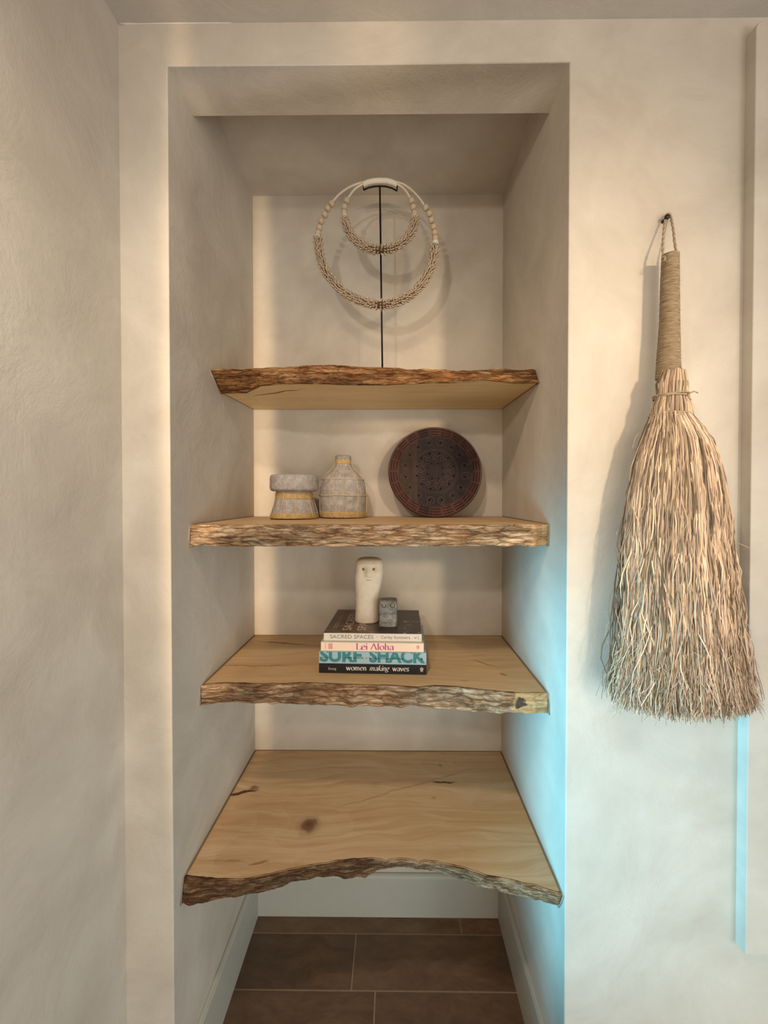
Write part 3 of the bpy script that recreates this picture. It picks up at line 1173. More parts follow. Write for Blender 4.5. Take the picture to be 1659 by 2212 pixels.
for g in range(16):
    th = 2 * math.pi * (g + 0.5) / 16
    cx, cz_ = BR * 0.65 * math.cos(th), BR + BR * 0.65 * math.sin(th)
    scroll(cx, cz_, BR * 0.105, th + 0.5, 1.3, 1 if g % 2 else -1)
    scroll(cx * 1.13, BR + (cz_ - BR) * 1.13, BR * 0.055, th - 0.5, 1.1, -1 if g % 2 else 1)
ringt(BR * 0.47)
ringt(BR * 0.50, w=0.0006)
ringt(BR * 0.36, wav=0.10, nw=12)
ringt(BR * 0.24, wav=0.14, nw=8, w=0.0008)
ringt(BR * 0.77, wav=0.02, nw=32, w=0.0009)
for g in range(12):
    th = 2 * math.pi * g / 12
    scroll(BR * .30 * math.cos(th), BR + BR * .30 * math.sin(th), BR * 0.05, th, 1.0, 1)
m.build('carving', M['carving'], root, local=True)
m = disc
for g in range(16):
    th = 2 * math.pi * (g + 0.5) / 16
    dot(BR * 0.65 * math.cos(th), BR + BR * 0.65 * math.sin(th), 0.0036, 0.6, th)
for g in range(12):
    th = 2 * math.pi * (g + 0.5) / 12
    dot(BR * 0.40 * math.cos(th), BR + BR * 0.40 * math.sin(th), 0.0042, 0.5, th)
for g in range(8):
    th = 2 * math.pi * (g + 0.5) / 8
    dot(BR * 0.18 * math.cos(th), BR + BR * 0.18 * math.sin(th), 0.0040, 0.35, th)
auto_sharp(m.build('disc', [M['board'], M['board_edge'], M['hole_shade']], root, local=True), 50)

# ------------------------------------------------------------------ books
def text_geo(body, shear=0.0, offset=0.0, spacing=1.0):
    c = bpy.data.curves.new('t', 'FONT')
    c.body = body
    c.size = 1.0
    c.shear = shear
    c.offset = offset
    c.space_character = spacing
    c.resolution_u = 4
    c.fill_mode = 'BOTH'
    o = bpy.data.objects.new('t', c)
    COL.objects.link(o)
    bpy.context.view_layer.update()
    dg = bpy.context.evaluated_depsgraph_get()
    me = bpy.data.meshes.new_from_object(o.evaluated_get(dg))
    vs = [v.co.copy() for v in me.vertices]
    fs = [tuple(p.vertices) for p in me.polygons]
    bpy.data.objects.remove(o)
    bpy.data.meshes.remove(me)
    return vs, fs


NIB = {
    'L': (0.62, [[(0.10, 1.0), (0.10, 0.0)], [(0.10, 0.02), (0.56, 0.02)], [(0.0, 1.0), (0.22, 1.0)], [(0.56, 0.02), (0.60, 0.20)]]),
    'A': (0.86, [[(0.05, 0.0), (0.42, 1.0)], [(0.42, 1.0), (0.74, 0.0)]]),
    'l': (0.26, [[(0.10, 1.04), (0.10, 0.0)], [(0.02, 1.0), (0.10, 1.04)]]),
    'i': (0.26, [[(0.10, 0.66), (0.10, 0.0)], [(0.10, 0.88), (0.10, 0.97)]]),
    'h': (0.60, [[(0.10, 1.04), (0.10, 0.0)], [(0.10, 0.46), (0.22, 0.64), (0.34, 0.66), (0.42, 0.54), (0.44, 0.36), (0.44, 0.0)]]),
    'n': (0.60, [[(0.10, 0.66), (0.10, 0.0)], [(0.10, 0.46), (0.22, 0.64), (0.34, 0.66), (0.42, 0.54), (0.44, 0.36), (0.44, 0.0)]]),
    'm': (0.96, [[(0.10, 0.66), (0.10, 0.0)], [(0.10, 0.46), (0.20, 0.64), (0.32, 0.66), (0.40, 0.54), (0.42, 0.36), (0.42, 0.0)], [(0.42, 0.46), (0.54, 0.64), (0.66, 0.66), (0.74, 0.54), (0.76, 0.36), (0.76, 0.0)]]),
    'o': (0.62, 'o'),
    'e': (0.56, [[(0.06, 0.36), (0.44, 0.42), (0.42, 0.56), (0.34, 0.66), (0.22, 0.67), (0.10, 0.56), (0.06, 0.34), (0.10, 0.12), (0.22, 0.0), (0.36, 0.02), (0.46, 0.14)]]),
    'a': (0.58, [[(0.08, 0.50), (0.14, 0.63), (0.26, 0.67), (0.38, 0.62), (0.42, 0.48), (0.42, 0.10), (0.50, 0.0)], [(0.42, 0.40), (0.22, 0.34), (0.08, 0.22), (0.08, 0.08), (0.18, 0.0), (0.32, 0.04), (0.42, 0.16)]]),
    'w': (0.86, [[(0.02, 0.66), (0.22, 0.0)], [(0.22, 0.0), (0.40, 0.60)], [(0.36, 0.66), (0.56, 0.0)], [(0.56, 0.0), (0.76, 0.66)]]),
    'v': (0.56, [[(0.02, 0.66), (0.24, 0.0)], [(0.24, 0.0), (0.46, 0.66)]]),
    'k': (0.58, [[(0.10, 1.04), (0.10, 0.0)], [(0.10, 0.28), (0.44, 0.66)], [(0.22, 0.40), (0.48, 0.0)]]),
    's': (0.48, [[(0.38, 0.54), (0.30, 0.66), (0.16, 0.66), (0.07, 0.54), (0.12, 0.40), (0.30, 0.28), (0.38, 0.15), (0.30, 0.01), (0.14, 0.0), (0.05, 0.14)]]),
    'g': (0.60, [[(0.44, 0.62), (0.30, 0.67), (0.14, 0.62), (0.07, 0.46), (0.12, 0.28), (0.26, 0.22), (0.40, 0.30), (0.44, 0.46), (0.38, 0.60)], [(0.44, 0.62), (0.56, 0.68)],
                 [(0.18, 0.24), (0.10, 0.12), (0.20, 0.03), (0.38, 0.0), (0.46, -0.12), (0.36, -0.28), (0.16, -0.30), (0.04, -0.18), (0.12, -0.02)]]),
    ' ': (0.30, []),
}


def nib_text(name, body, mat, parent, x0, x1, zbase, cap, nib=0.10, hair=0.018, shear=0.0, y=-0.0003):
    """high-contrast lettering drawn with a broad nib: thick stems, hairline curves"""
    x = 0
    segs = []
    for ch in body:
        w_, strokes = NIB[ch]
        if strokes == 'o':
            strokes = [[(0.29 + 0.23 * math.cos(2 * math.pi * k / 20), 0.335 + 0.345 * math.sin(2 * math.pi * k / 20)) for k in range(21)]]
        for st in strokes:
            if len(st) > 4 and ch != 'o':
                c3 = smooth_curve([Vector((a, b, 0)) for a, b in st], 5)
                st = [(v.x, v.y) for v in c3]
            for p, q in zip(st, st[1:]):
                segs.append(((p[0] + x, p[1]), (q[0] + x, q[1])))
        x += w_
    xe = x - 0.1
    m_ = MB()
    for k, (p, q) in enumerate(segs):
        dx, dz = q[0] - p[0], q[1] - p[1]
        L_ = math.hypot(dx, dz) or 1e-6
        ux, uz = dx / L_, dz / L_
        # half width across the stroke: wide for falling strokes, thin for rising ones
        wgt = abs(uz) if ux * uz <= 0.02 else max(0.0, abs(uz) - 1.3 * abs(ux)) if abs(ux) > 0.12 else abs(uz)
        hw_ = hair + nib / 2 * wgt
        nx, nz = -uz * hw_, ux * hw_
        e = hair * 0.5
        quad = [(p[0] - ux * e + nx, p[1] - uz * e + nz), (p[0] - ux * e - nx, p[1] - uz * e - nz), (q[0] + ux * e - nx, q[1] + uz * e - nz), (q[0] + ux * e + nx, q[1] + uz * e + nz)]
        m_.add([(x0 + (a + shear * b) / xe * (x1 - x0), y - 0.00004 * (k % 5), zbase + b * cap) for a, b in quad], [(0, 1, 2, 3)])
    return m_.build(name, mat, parent, local=True, smooth=False)


def place_text(name, body, mat, parent, x0, x1, zbase, cap, y=-0.0003, clip=None, ref='H', **kw):
    """text on a spine: baseline height zbase, cap height cap, stretched to fit x0..x1, in the parent's frame"""
    vs, fs = text_geo(body, **kw)
    rv, _ = text_geo(ref, offset=kw.get('offset', 0))
    capn = max(v.y for v in rv)
    a, b = min(v.x for v in vs), max(v.x for v in vs)
    out = [Vector((x0 + (v.x - a) / (b - a) * (x1 - x0), y, zbase + v.y / capn * cap)) for v in vs]
    if clip is not None:
        bm = bmesh.new()
        bv = [bm.verts.new(p) for p in out]
        for f in fs:
            try:
                bm.faces.new([bv[i] for i in f])
            except ValueError:
                pass
        bmesh.ops.bisect_plane(bm, geom=bm.verts[:] + bm.edges[:] + bm.faces[:], plane_co=(0, 0, clip), plane_no=(0, 0, 1), clear_outer=True)
        bm.verts.index_update()
        out = [v.co.copy() for v in bm.verts]
        fs = [tuple(v.index for v in f.verts) for f in bm.faces]
        bm.free()
    return mesh_obj(name, out, fs, mat, parent, local=True, smooth=False)


M['pages'] = NT('book_pages', 0.85, 0.15)
_n = M['pages']
_n.color(_n.mix(_n.noise(_n.coord((1, 1, 900)), 1.0, 2), (0.50, 0.45, 0.38), (0.72, 0.67, 0.59)))
M['pages'] = _n.done()


def book(label, cover, px0, px1, zb, h, Yf, depth, rotz, sp_mat=None, top_mat=None):
    xa, xb_ = (px0 - 851) / FPX * Yf, (px1 - 851) / FPX * Yf
    w = xb_ - xa
    root = thing('book', ((xa + xb_) / 2, Yf, zb), label, 'book', 'stack of books on the third shelf', rot=(0, 0, rotz))
    t = 0.0022
    hw = w / 2
    m = MB()
    m.box(-hw, hw, 0, depth, 0, t, bev=0.0005)
    m.box(-hw, hw, 0.0001, t * 1.2, 0.0002, h - 0.0002, bev=0.0005)
    m.build('cover', sp_mat or cover, root, local=True, smooth=False)
    m = MB()
    m.box(-hw, hw, 0, depth, h - t, h, bev=0.0005)
    m.build('front_board', top_mat or cover, root, local=True, smooth=False)
    m = MB()
    m.box(-hw + 0.003, hw - 0.003, t, depth - 0.004, t, h - t)
    m.build('pages', M['pages'], root, local=True, smooth=False)
    return root, w


ink = {}
for k_, c_ in dict(white=(0.72, 0.68, 0.62), grey=(0.20, 0.17, 0.13), magenta=(0.42, 0.07, 0.22), pink=(0.66, 0.30, 0.30), teal=(0.045, 0.19, 0.21), dark=(0.02, 0.035, 0.04),
                   line=(0.55, 0.40, 0.32), cream=(0.48, 0.42, 0.35), black=(0.01, 0.01, 0.012), slate=(0.12, 0.17, 0.17)).items():
    ink[k_] = flat_mat('ink_' + k_, c_, 0.6, 0.25, var=0.03)
M['cov_black'] = flat_mat('black_cover', (0.010, 0.010, 0.012), 0.45, 0.35, var=0.05)
M['cov_blue'] = flat_mat('pale_blue_cover', (0.30, 0.42, 0.45), 0.5, 0.3, var=0.04)
M['cov_pink'] = flat_mat('pale_peach_cover', (0.80, 0.60, 0.46), 0.5, 0.3, var=0.03)
M['cov_white'] = flat_mat('off_white_cover', (0.66, 0.58, 0.49), 0.5, 0.3, var=0.03)
M['cov_grey'] = flat_mat('grey_white_cover', (0.50, 0.46, 0.40), 0.5, 0.3, var=0.08)
n = NT('brown_photograph_cover', 0.35, 0.4)
v = n.coord()
w1 = n.vadd(v, n.noise(v, 18, 4, out='Color'), 0.05)
f = n.noise(w1, 34, 8, 0.7)
xx = n.sep(v)[0]
brown = n.ramp(f, [(0.3, (0.035, 0.020, 0.014)), (0.5, (0.10, 0.062, 0.042)), (0.75, (0.19, 0.125, 0.09))])
darkc = n.ramp(n.noise(w1, 30, 8, 0.75), [(0.35, (0.015, 0.010, 0.009)), (0.56, (0.05, 0.033, 0.026)), (0.68, (0.30, 0.23, 0.19)), (0.8, (0.45, 0.38, 0.33))])
n.color(n.mix(n.ramp(n.math('MULTIPLY_ADD', xx, 4.0, 0.5), [(0.5, 0.0), (0.58, 1.0)]), brown, darkc))
M['cov_photo'] = n.done()


def ringlogo(parent, x, z, s, mat, name='publisher_mark'):
    m = MB()
    y = -0.0003
    for r in (1.0, 0.55):
        pts = [(x + r * s * math.cos(q * math.pi / 10), y, z + s * .5 + r * s * math.sin(q * math.pi / 10)) for q in range(21)]
        m.tube(pts, s * 0.13, 5)
    m.tube([(x, y, z + s * .7), (x + s * .25, y, z), (x - s * .4, y, z - s * .8)], s * 0.14, 5)
    m.tube([(x - s * .9, y, z - s * 1.1), (x - s * .3, y, z - s * .9), (x + s * .1, y, z - s * 1.2), (x + s * .9, y, z - s * .85)], s * 0.13, 5)
    return m.build(name, mat, parent, local=True)


RZ = R(-1.9)
z3 = zt3 + 0.0003
hA, hB, hC, hD = 0.0250, 0.0310, 0.0240, 0.0225
# bottom
b, w = book('black book with white spine lettering, bottom of the stack', M['cov_black'], 687, 921, z3, hA, 0.9945, 0.232, RZ)
sx = lambda px, p0, p1, w: (px - p0) / (p1 - p0) * w - w / 2
nib_text('spine_title', 'women', ink['white'], b, sx(747, 687, 921, w), sx(790.5, 687, 921, w), 0.0085, 0.0130, 0.11, 0.02)
nib_text('spine_title', 'making', ink['white'], b, sx(797.5, 687, 921, w), sx(839, 687, 921, w), 0.0085, 0.0130, 0.10, 0.02, 0.28)
nib_text('spine_title', 'waves', ink['white'], b, sx(848, 687, 921, w), sx(883, 687, 921, w), 0.0085, 0.0130, 0.11, 0.02)
place_text('spine_author', 'Einzig', ink['cream'], b, sx(708, 687, 921, w), sx(725, 687, 921, w), 0.0088, 0.0062)
ringlogo(b, sx(911, 687, 921, w), 0.0125, 0.0040, ink['white'])
# second
b, w = book('pale blue book with big teal spine letters, on the black book', M['cov_blue'], 687.5, 921, z3 + hA + 0.0003, hB, 0.9950, 0.230, RZ)
place_text('spine_title', 'SURF', ink['teal'], b, -w / 2 + 0.002, sx(780.5, 687, 921, w), 0.0060, 0.033, y=-0.00025, clip=hB - 0.0003, offset=0.04)
place_text('spine_title', 'SHACK', ink['teal'], b, sx(797, 687, 921, w), w / 2 - 0.002, 0.0060, 0.033, y=-0.00025, clip=hB - 0.0003, offset=0.04)
place_text('spine_subtitle', 'SURF SHACK', ink['dark'], b, sx(744, 687, 921, w), sx(785, 687, 921, w), 0.0135, 0.0042, y=-0.0005, offset=0.02, spacing=1.2)
place_text('spine_subtitle', '//', ink['slate'], b, sx(788, 687, 921, w), sx(793.5, 687, 921, w), 0.0135, 0.0042, y=-0.0005)
place_text('spine_subtitle', 'Laid-Back Living by the Water', ink['dark'], b, sx(797, 687, 921, w), sx(873, 687, 921, w), 0.0135, 0.0040, y=-0.0005, offset=0.01)
m = MB()
m.box(-w / 2 + 0.004, -w / 2 + 0.028, -0.0005, 0, 0.0150, 0.0160)
m.build('spine_line', ink['dark'], b, local=True, smooth=False)
m = MB()
m.box(sx(909, 687, 921, w), sx(911.5, 687, 921, w), -0.0006, 0, 0.0125, 0.0180)
m.box(sx(912.3, 687, 921, w), sx(913.5, 687, 921, w), -0.0006, 0, 0.0115, 0.0165)
m.build('publisher_mark', ink['dark'], b, local=True, smooth=False)
# third
b, w = book('pale peach book with magenta spine title, below the white-spined book', M['cov_pink'], 691.5, 915.5, z3 + hA + hB + 0.0006, hC, 0.9990, 0.228, R(-1.7), None, M['cov_grey'])
nib_text('spine_title', 'Lei Aloha', ink['magenta'], b, sx(769, 691.5, 915.5, w), sx(850, 691.5, 915.5, w), 0.0045, 0.0165, 0.12, 0.016)
ringlogo(b, sx(903, 691.5, 915.5, w), 0.0125, 0.0034, ink['pink'])
m = MB()
for (dx, dz, r) in ((-.5, .75, .5), (.35, .8, .55), (-.6, -.1, .45), (.1, .1, .5), (-.5, -.8, .5), (.4, -.75, .5), (.7, .05, .28)):
    s_ = 0.0062
    x0_, z0_ = sx(713, 691.5, 915.5, w) + dx * s_, 0.0125 + dz * s_
    m.add([(x0_ + r * s_ * math.cos(k * math.pi / 6), -0.0003 - 0.00002 * r, z0_ + r * s_ * math.sin(k * math.pi / 6)) for k in range(12)], [tuple(range(12))])
m.build('flower_mark', ink['pink'], b, local=True, smooth=False)
vs, fs = text_geo('LYNDS')
a_, b_ = min(v.x for v in vs), max(v.x for v in vs)
cap_ = max(v.y for v in vs)
mesh_obj('spine_author', [Vector((sx(703.5, 691.5, 915.5, w) - (v.y / cap_) * 0.0038, -0.0003, 0.0035 + (v.x - a_) / (b_ - a_) * 0.017)) for v in vs], [tuple(f) for f in fs], ink['pink'], b, local=True, smooth=False)
# top
zD = z3 + hA + hB + hC + 0.0009
b, w = book('white-spined book with a brown photograph cover, topmost of the stack', M['cov_white'], 698, 911, zD, hD, 1.0060, 0.218, R(-1.6), None, M['cov_photo'])
place_text('spine_title', 'SACRED SPACES', ink['grey'], b, sx(712, 698, 911, w), sx(806.5, 698, 911, w), 0.0066, 0.0098)
place_text('spine_author', 'Carley Summers', ink['grey'], b, sx(823, 698, 911, w), sx(886, 698, 911, w), 0.0075, 0.0075)
m = MB()
m.add([(sx(814.5, 698, 911, w) + 0.0010 * math.cos(k * math.pi / 5), -0.0003, 0.0112 + 0.0010 * math.sin(k * math.pi / 5)) for k in range(10)], [tuple(range(10))])
m.build('spine_dot', ink['grey'], b, local=True)
m = MB()
x_ = sx(897.5, 698, 911, w)
m.tube([(x_ - 0.003, -0.0003, 0.0125), (x_, -0.0003, 0.0090), (x_ + 0.003, -0.0003, 0.0125)], 0.0008, 5)
x_ = sx(904, 698, 911, w)
m.tube([(x_, -0.0003, 0.0160), (x_, -0.0003, 0.0055)], 0.0004, 5)
m.build('publisher_mark', ink['grey'], b, local=True)
# cover lettering, read from the spine towards the back
for word, px, py0, py1 in (('SACRED', 754, 1362, 1325), ('SPACES', 786, 1362, 1330)):
    vs, fs = text_geo(word)
    a_, b_ = min(v.x for v in vs), max(v.x for v in vs)
    cap_ = max(v.y for v in vs)
    q0, q1 = atz(px, py0, zD + hD), atz(px, py1, zD + hD)
    xr = q0.x - b.location.x
    y0_, y1_ = q0.y - b.location.y, q1.y - b.location.y
    mesh_obj('cover_title', [Vector((xr + 0.004 - (v.y / cap_) * 0.024, y0_ + (v.x - a_) / (b_ - a_) * (y1_ - y0_), hD + 0.0002)) for v in vs], [tuple(f) for f in fs], ink['line'], b, local=True, smooth=False)
m = MB()
for k_ in (0, 0.006):
    m.box(-w / 2 + 0.020 + k_, -w / 2 + 0.0208 + k_, 0.03, 0.15, hD, hD + 0.0002)
m.box(-w / 2 + 0.0208, -w / 2 + 0.030, 0.15, 0.1508, hD, hD + 0.0002)
m.build('cover_lines', ink['line'], b, local=True, smooth=False)
ZTOP = zD + hD

# ------------------------------------------------------------------ two stone heads
n = NT('pale_limestone', 0.8, 0.2)
v = n.coord()
f = n.noise(v, 60, 5, 0.6)
c = n.mix(f, (0.60, 0.50, 0.38), (0.78, 0.68, 0.54))
c = n.mix(n.ramp(n.noise(v, 25, 3), [(0.62, 0.0), (0.72, 0.35)]), c, (0.50, 0.38, 0.28))
# brown wash over the crown
zz = n.sep(n.vadd(v, n.noise(v, 40, 2, out='Color'), 0.006))[2]
n.color(n.mix(n.ramp(n.math('MULTIPLY', zz, 5.0), [(0.885, 0.0), (0.92, 0.75)]), c, (0.34, 0.235, 0.12)))
n.bump(f, 0.35, 0.002)
M['limestone'] = n.done()
n = NT('grey_soapstone', 0.75, 0.2)
v = n.coord()
f = n.noise(n.vadd(v, n.noise(v, 40, 3, out='Color'), 0.02), 60, 6, 0.7)
n.color(n.ramp(f, [(0.3, (0.10, 0.095, 0.085)), (0.5, (0.21, 0.20, 0.18)), (0.72, (0.37, 0.355, 0.32))]))
n.bump(f, 0.5, 0.003)
M['soapstone'] = n.done()
M['eye_brown'] = flat_mat('ochre_eye', (0.24, 0.13, 0.035), 0.5, 0.3, var=0.3, scale=400)
M['eye_dark'] = flat_mat('black_eye_ring', (0.02, 0.018, 0.015), 0.5, 0.3)
M['eye_pale'] = flat_mat('pale_eye', (0.42, 0.36, 0.25), 0.5, 0.3)
M['mouth'] = flat_mat('brown_scratch', (0.33, 0.22, 0.15), 0.8, 0.2)


def sq(th, e):
    c_, s_ = math.cos(th), math.sin(th)
    return math.copysign(abs(c_) ** e, c_), math.copysign(abs(s_) ** e, s_)


YH = 1.112
s = YH / FPX
hx = at(793, 1300, YH).x
root = thing('stone_head', (hx, YH, ZTOP + 0.0003), 'tall cream stone figure with a carved face and ochre eyes, standing on the books', 'sculpture')
H0 = 0.1845
# (height fraction, half width, half depth, x offset, exponent)
lv = [(0.0, .0330, .0300, 0, .85), (.008, .0345, .0310, 0, .85), (.05, .0345, .031, 0, .85), (.25, .0335, .030, .001, .85), (.45, .0350, .030, .002, .85), (.56, .0375, .031, .003, .8), (.66, .0395, .032, .005, .75),
      (.76, .0412, .033, .0065, .72), (.86, .0412, .033, .0065, .72), (.92, .0395, .031, .0065, .72), (.96, .035, .027, .0065, .75), (.985, .027, .020, .0065, .8), (.997, .016, .012, .0065, .9), (1.0, .001, .001, .0065, 1)]
NZ, NT_ = 110, 96
vs, fs = [], []
for i in range(NZ):
    u = i / (NZ - 1)
    u = u if u < .9 else .9 + .1 * math.sin((u - .9) / .1 * math.pi / 2)
    hw, hd, ox, e = interp(lv, u)
    for j in range(NT_):
        th = 2 * math.pi * j / NT_
        a_, b_ = sq(th, e)
        x, y, z = hw * a_ + ox, hd * b_, u * H0
        if b_ < 0:      # the face
            fx = x - ox
            g = lambda cx_, cz__, sx_, sz_: math.exp(-((fx - cx_) / sx_) ** 2 - ((z - cz__) / sz_) ** 2)
            y += 0.0050 * (g(-.0145, .150, .0080, .016) + g(.0145, .150, .0080, .016))
            y -= 0.0035 * (g(-.016, .1680, .010, .0035) + g(.016, .1680, .010, .0035))
            if abs(fx) < .03:
                nose = max(0, min(1, (0.160 - z) / .025)) * max(0, min(1, (z - .1310) / .0018))
                y -= 0.0062 * nose * math.exp(-(fx / (.0048 + .003 * (0.160 - z) / .03)) ** 4)
            y += 0.0018 * g(0, .1235, .008, .0012)
        k = 0.0006 * noise.fractal(Vector((x * 60, y * 60, z * 60)), .8, 2, 3)
        vs.append((x + k * a_, y + k * b_, z))
for i in range(NZ - 1):
    for j in range(NT_):
        fs.append((i * NT_ + j, i * NT_ + (j + 1) % NT_, (i + 1) * NT_ + (j + 1) % NT_, (i + 1) * NT_ + j))
fs.append(tuple(range(NT_ - 1, -1, -1)))
mesh_obj('body', vs, fs, M['limestone'], root, local=True)


def dome(x, y, z, r, flat, mat, name, parent, n=16):
    m = MB()
    prof = [(r, 0.0), (r * .9, flat * .5), (r * .6, flat * .85), (r * .2, flat), (r * .02, flat)]
    vs = []
    for rr, h in prof:
        for k in range(n):
            th = 2 * math.pi * k / n
            vs.append((x + rr * math.cos(th), y - h, z + rr * math.sin(th)))
    fs = []
    for i in range(len(prof) - 1):
        for k in range(n):
            fs.append((i * n + k, (i + 1) * n + k, (i + 1) * n + (k + 1) % n, i * n + (k + 1) % n))
    m.add(vs, fs)
    return m.build(name, mat, parent, local=True)


for sg, px in ((-1, 785), (1, 807)):
    ex = at(px, 1230, YH - .03).x - hx
    dome(ex, -0.0275, at(px, 1230, YH - .03).z - ZTOP, 0.0044, 0.0022, M['eye_brown'], 'eye', root)
m = MB()
m.tube([(.0065 - .006, -.0318, .1235), (.0065, -.0325, .1231), (.0065 + .006, -.0318, .1235)], 0.0007, 6)
m.build('mouth', M['mouth'], root, local=True)

# small grey head
YG = 1.070
gx = at(838.5, 1330, YG - .02).x
root = thing('stone_head', (gx, YG, ZTOP + 0.0003), 'small blocky grey stone figure with ringed eyes, standing before the tall cream one', 'sculpture', rot=(0, 0, R(-2)))
HG = 0.074
lv = [(0, .0235, .020, 0, .38), (.03, .0248, .021, 0, .36), (.2, .0250, .021, 0, .36), (.40, .0240, .0205, 0, .36), (.445, .0236, .020, 0, .36), (.468, .0215, .0175, 0, .36), (.49, .0236, .020, 0, .34), (.55, .0252, .022, 0, .30), (.8, .0252, .022, 0, .30),
      (.93, .0248, .0215, 0, .32), (.98, .0225, .019, 0, .36), (1.0, .018, .015, 0, .45), (1.001, .001, .001, 0, .5)]
NZ, NT_ = 70, 80
vs, fs = [], []
for i in range(NZ):
    u = 1.001 * i / (NZ - 1)
    hw, hd, ox, e = interp(lv, u)
    for j in range(NT_):
        th = 2 * math.pi * (j + .5) / NT_
        a_, b_ = sq(th, e)
        x, y, z = hw * a_, hd * b_, min(u, 1.0) * HG
        if b_ < -.5 and abs(x) < .02:
            nose = 1.0 if (.0455 < z < .0585) else 0.0
            y -= 0.0032 * nose * math.exp(-(x / .0048) ** 6)
            y += 0.0018 * math.exp(-(x / .0065) ** 4 - ((z - .0425) / .0012) ** 2)
            y -= .0012 * math.exp(-((z - .0665) / .003) ** 2)
        k = 0.0011 * noise.fractal(Vector((x * 70, y * 70, z * 70 + 5)), .8, 2, 4)
        vs.append((x + k * a_, y + k * b_, z))
for i in range(NZ - 1):
    for j in range(NT_):
        fs.append((i * NT_ + j, i * NT_ + (j + 1) % NT_, (i + 1) * NT_ + (j + 1) % NT_, (i + 1) * NT_ + j))
fs.append(tuple(range(NT_ - 1, -1, -1)))
fs.append(tuple((NZ - 1) * NT_ + j for j in range(NT_)))
mesh_obj('body', vs, fs, M['soapstone'], root, local=True)
for x in (-.0115, .0130):
    e = dome(x, -.0220, .0605, .0062, .0014, M['eye_dark'], 'eye', root)
    dome(x, -.0231, .0605, .0042, .0008, M['eye_pale'], 'eye_ring', e)
    dome(x, -.0237, .0605, .0019, .0007, M['eye_dark'], 'pupil', e)

# ------------------------------------------------------------------ straw broom
YW = 0.768
n = NT('dry_straw', 0.75, 0.2)
a_ = n.t.nodes.new('ShaderNodeAttribute')
a_.attribute_name = 'tone'
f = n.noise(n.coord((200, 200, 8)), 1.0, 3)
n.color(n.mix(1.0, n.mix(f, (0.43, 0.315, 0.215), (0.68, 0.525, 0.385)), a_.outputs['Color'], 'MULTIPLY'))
M['straw'] = n.done()
n = NT('wound_jute_twine', 0.9, 0.1)
f = n.noise(n.coord((60, 60, 500)), 1.0, 4, 0.6)
n.color(n.ramp(f, [(0.3, (0.17, 0.12, 0.07)), (0.6, (0.33, 0.255, 0.165)), (0.8, (0.46, 0.375, 0.265))]))
n.bump(f, 0.6, 0.0015)
M['twine'] = n.done()
M['jute'] = flat_mat('grey_jute_cord', (0.36, 0.285, 0.20), 0.9, 0.1, var=0.3, scale=200)
M['peg'] = flat_mat('dark_metal_peg', (0.03, 0.02, 0.012), 0.4, 0.4, 0.5)


def bz(px, py, Y=YW):
    return at(px, py, Y)


peg = thing('wall_peg', at(1436, 470, YF), 'small dark metal peg in the wall holding the broom loop', 'peg')
m = MB()
pc = at(1441, 470, 0.792)
pc.y = YF
m.tube([pc + Vector((0, 0.004, 0)), pc + Vector((0, -0.011, 0.001))], 0.0032, 12)
m.build('shank', M['peg'], peg)
m = MB()
q = pc + Vector((0, -0.011, 0.001))
m.tube([q + Vector((0, 0.001, 0)), q + Vector((0, -0.001, 0)), q + Vector((0, -0.0045, 0.0)), q + Vector((0, -0.006, 0.0))], [0.003, 0.0052, 0.0050, 0.002], 16)
m.build('head', M['peg'], peg)

broom = thing('straw_broom', bz(1443, 820), 'large hand broom of dry straw with a twine-wound handle, hanging from the peg', 'broom')
# loop
m = MB()
lp = [(1432, 560), (1432, 540), (1432.5, 520), (1434, 500), (1436, 482), (1438, 470), (1440.5, 463), (1445, 462), (1449, 468), (1452, 482), (1455, 500), (1457, 520), (1460, 540), (1462, 556)]
cp = smooth_curve([bz(x, y, YW + 0.030 * max(0, min(1, (548 - y) / 84))) for x, y in lp], 6)
for ph in (0, math.pi):
    pts = []
    for i, p in enumerate(cp):
        a = i * 0.9 + ph
        pts.append(p + Vector((0.0012 * math.cos(a), 0.0012 * math.sin(a), 0)))
    m.tube(pts, 0.0016, 7)
m.build('hanging_loop', M['jute'], broom)
# handle: wound twine
m = MB()
prof = []
hl = [(550, 1432, 1465), (600, 1429.5, 1464.5), (700, 1427, 1465.5), (760, 1422.5, 1466), (818, 1419, 1467.5)]
NR = 90
vs, fs = [], []
K = 28
rows = NR * 4
for i in range(rows + 1):
    t = i / rows
    y = 550 + 268 * t
    l, r = interp(hl, y)
    c = bz((l + r) / 2, y)
    hw = (r - l) / 2 * YW / FPX
    ph = (i % 4) / 4 * 2 * math.pi
    hw += 0.0007 * math.sin(ph) - .0004
    for j in range(K):
        th = 2 * math.pi * j / K
        wob_ = 0.0006 * noise.noise(Vector((math.cos(th) * 2, math.sin(th) * 2, i * .25)))
        vs.append(c + Vector(((hw + wob_) * math.cos(th), (hw * .9 + wob_) * math.sin(th), 0.0010 * math.sin(th + 2 * noise.noise(Vector((0, 0, i * .15)))))))
for i in range(rows):
    for j in range(K):
        fs.append((i * K + j, (i + 1) * K + j, (i + 1) * K + (j + 1) % K, i * K + (j + 1) % K))
fs.append(tuple(range(K)))
fs.append(tuple(rows * K + j for j in range(K - 1, -1, -1)))
mesh_obj('handle', vs, fs, M['twine'], broom)
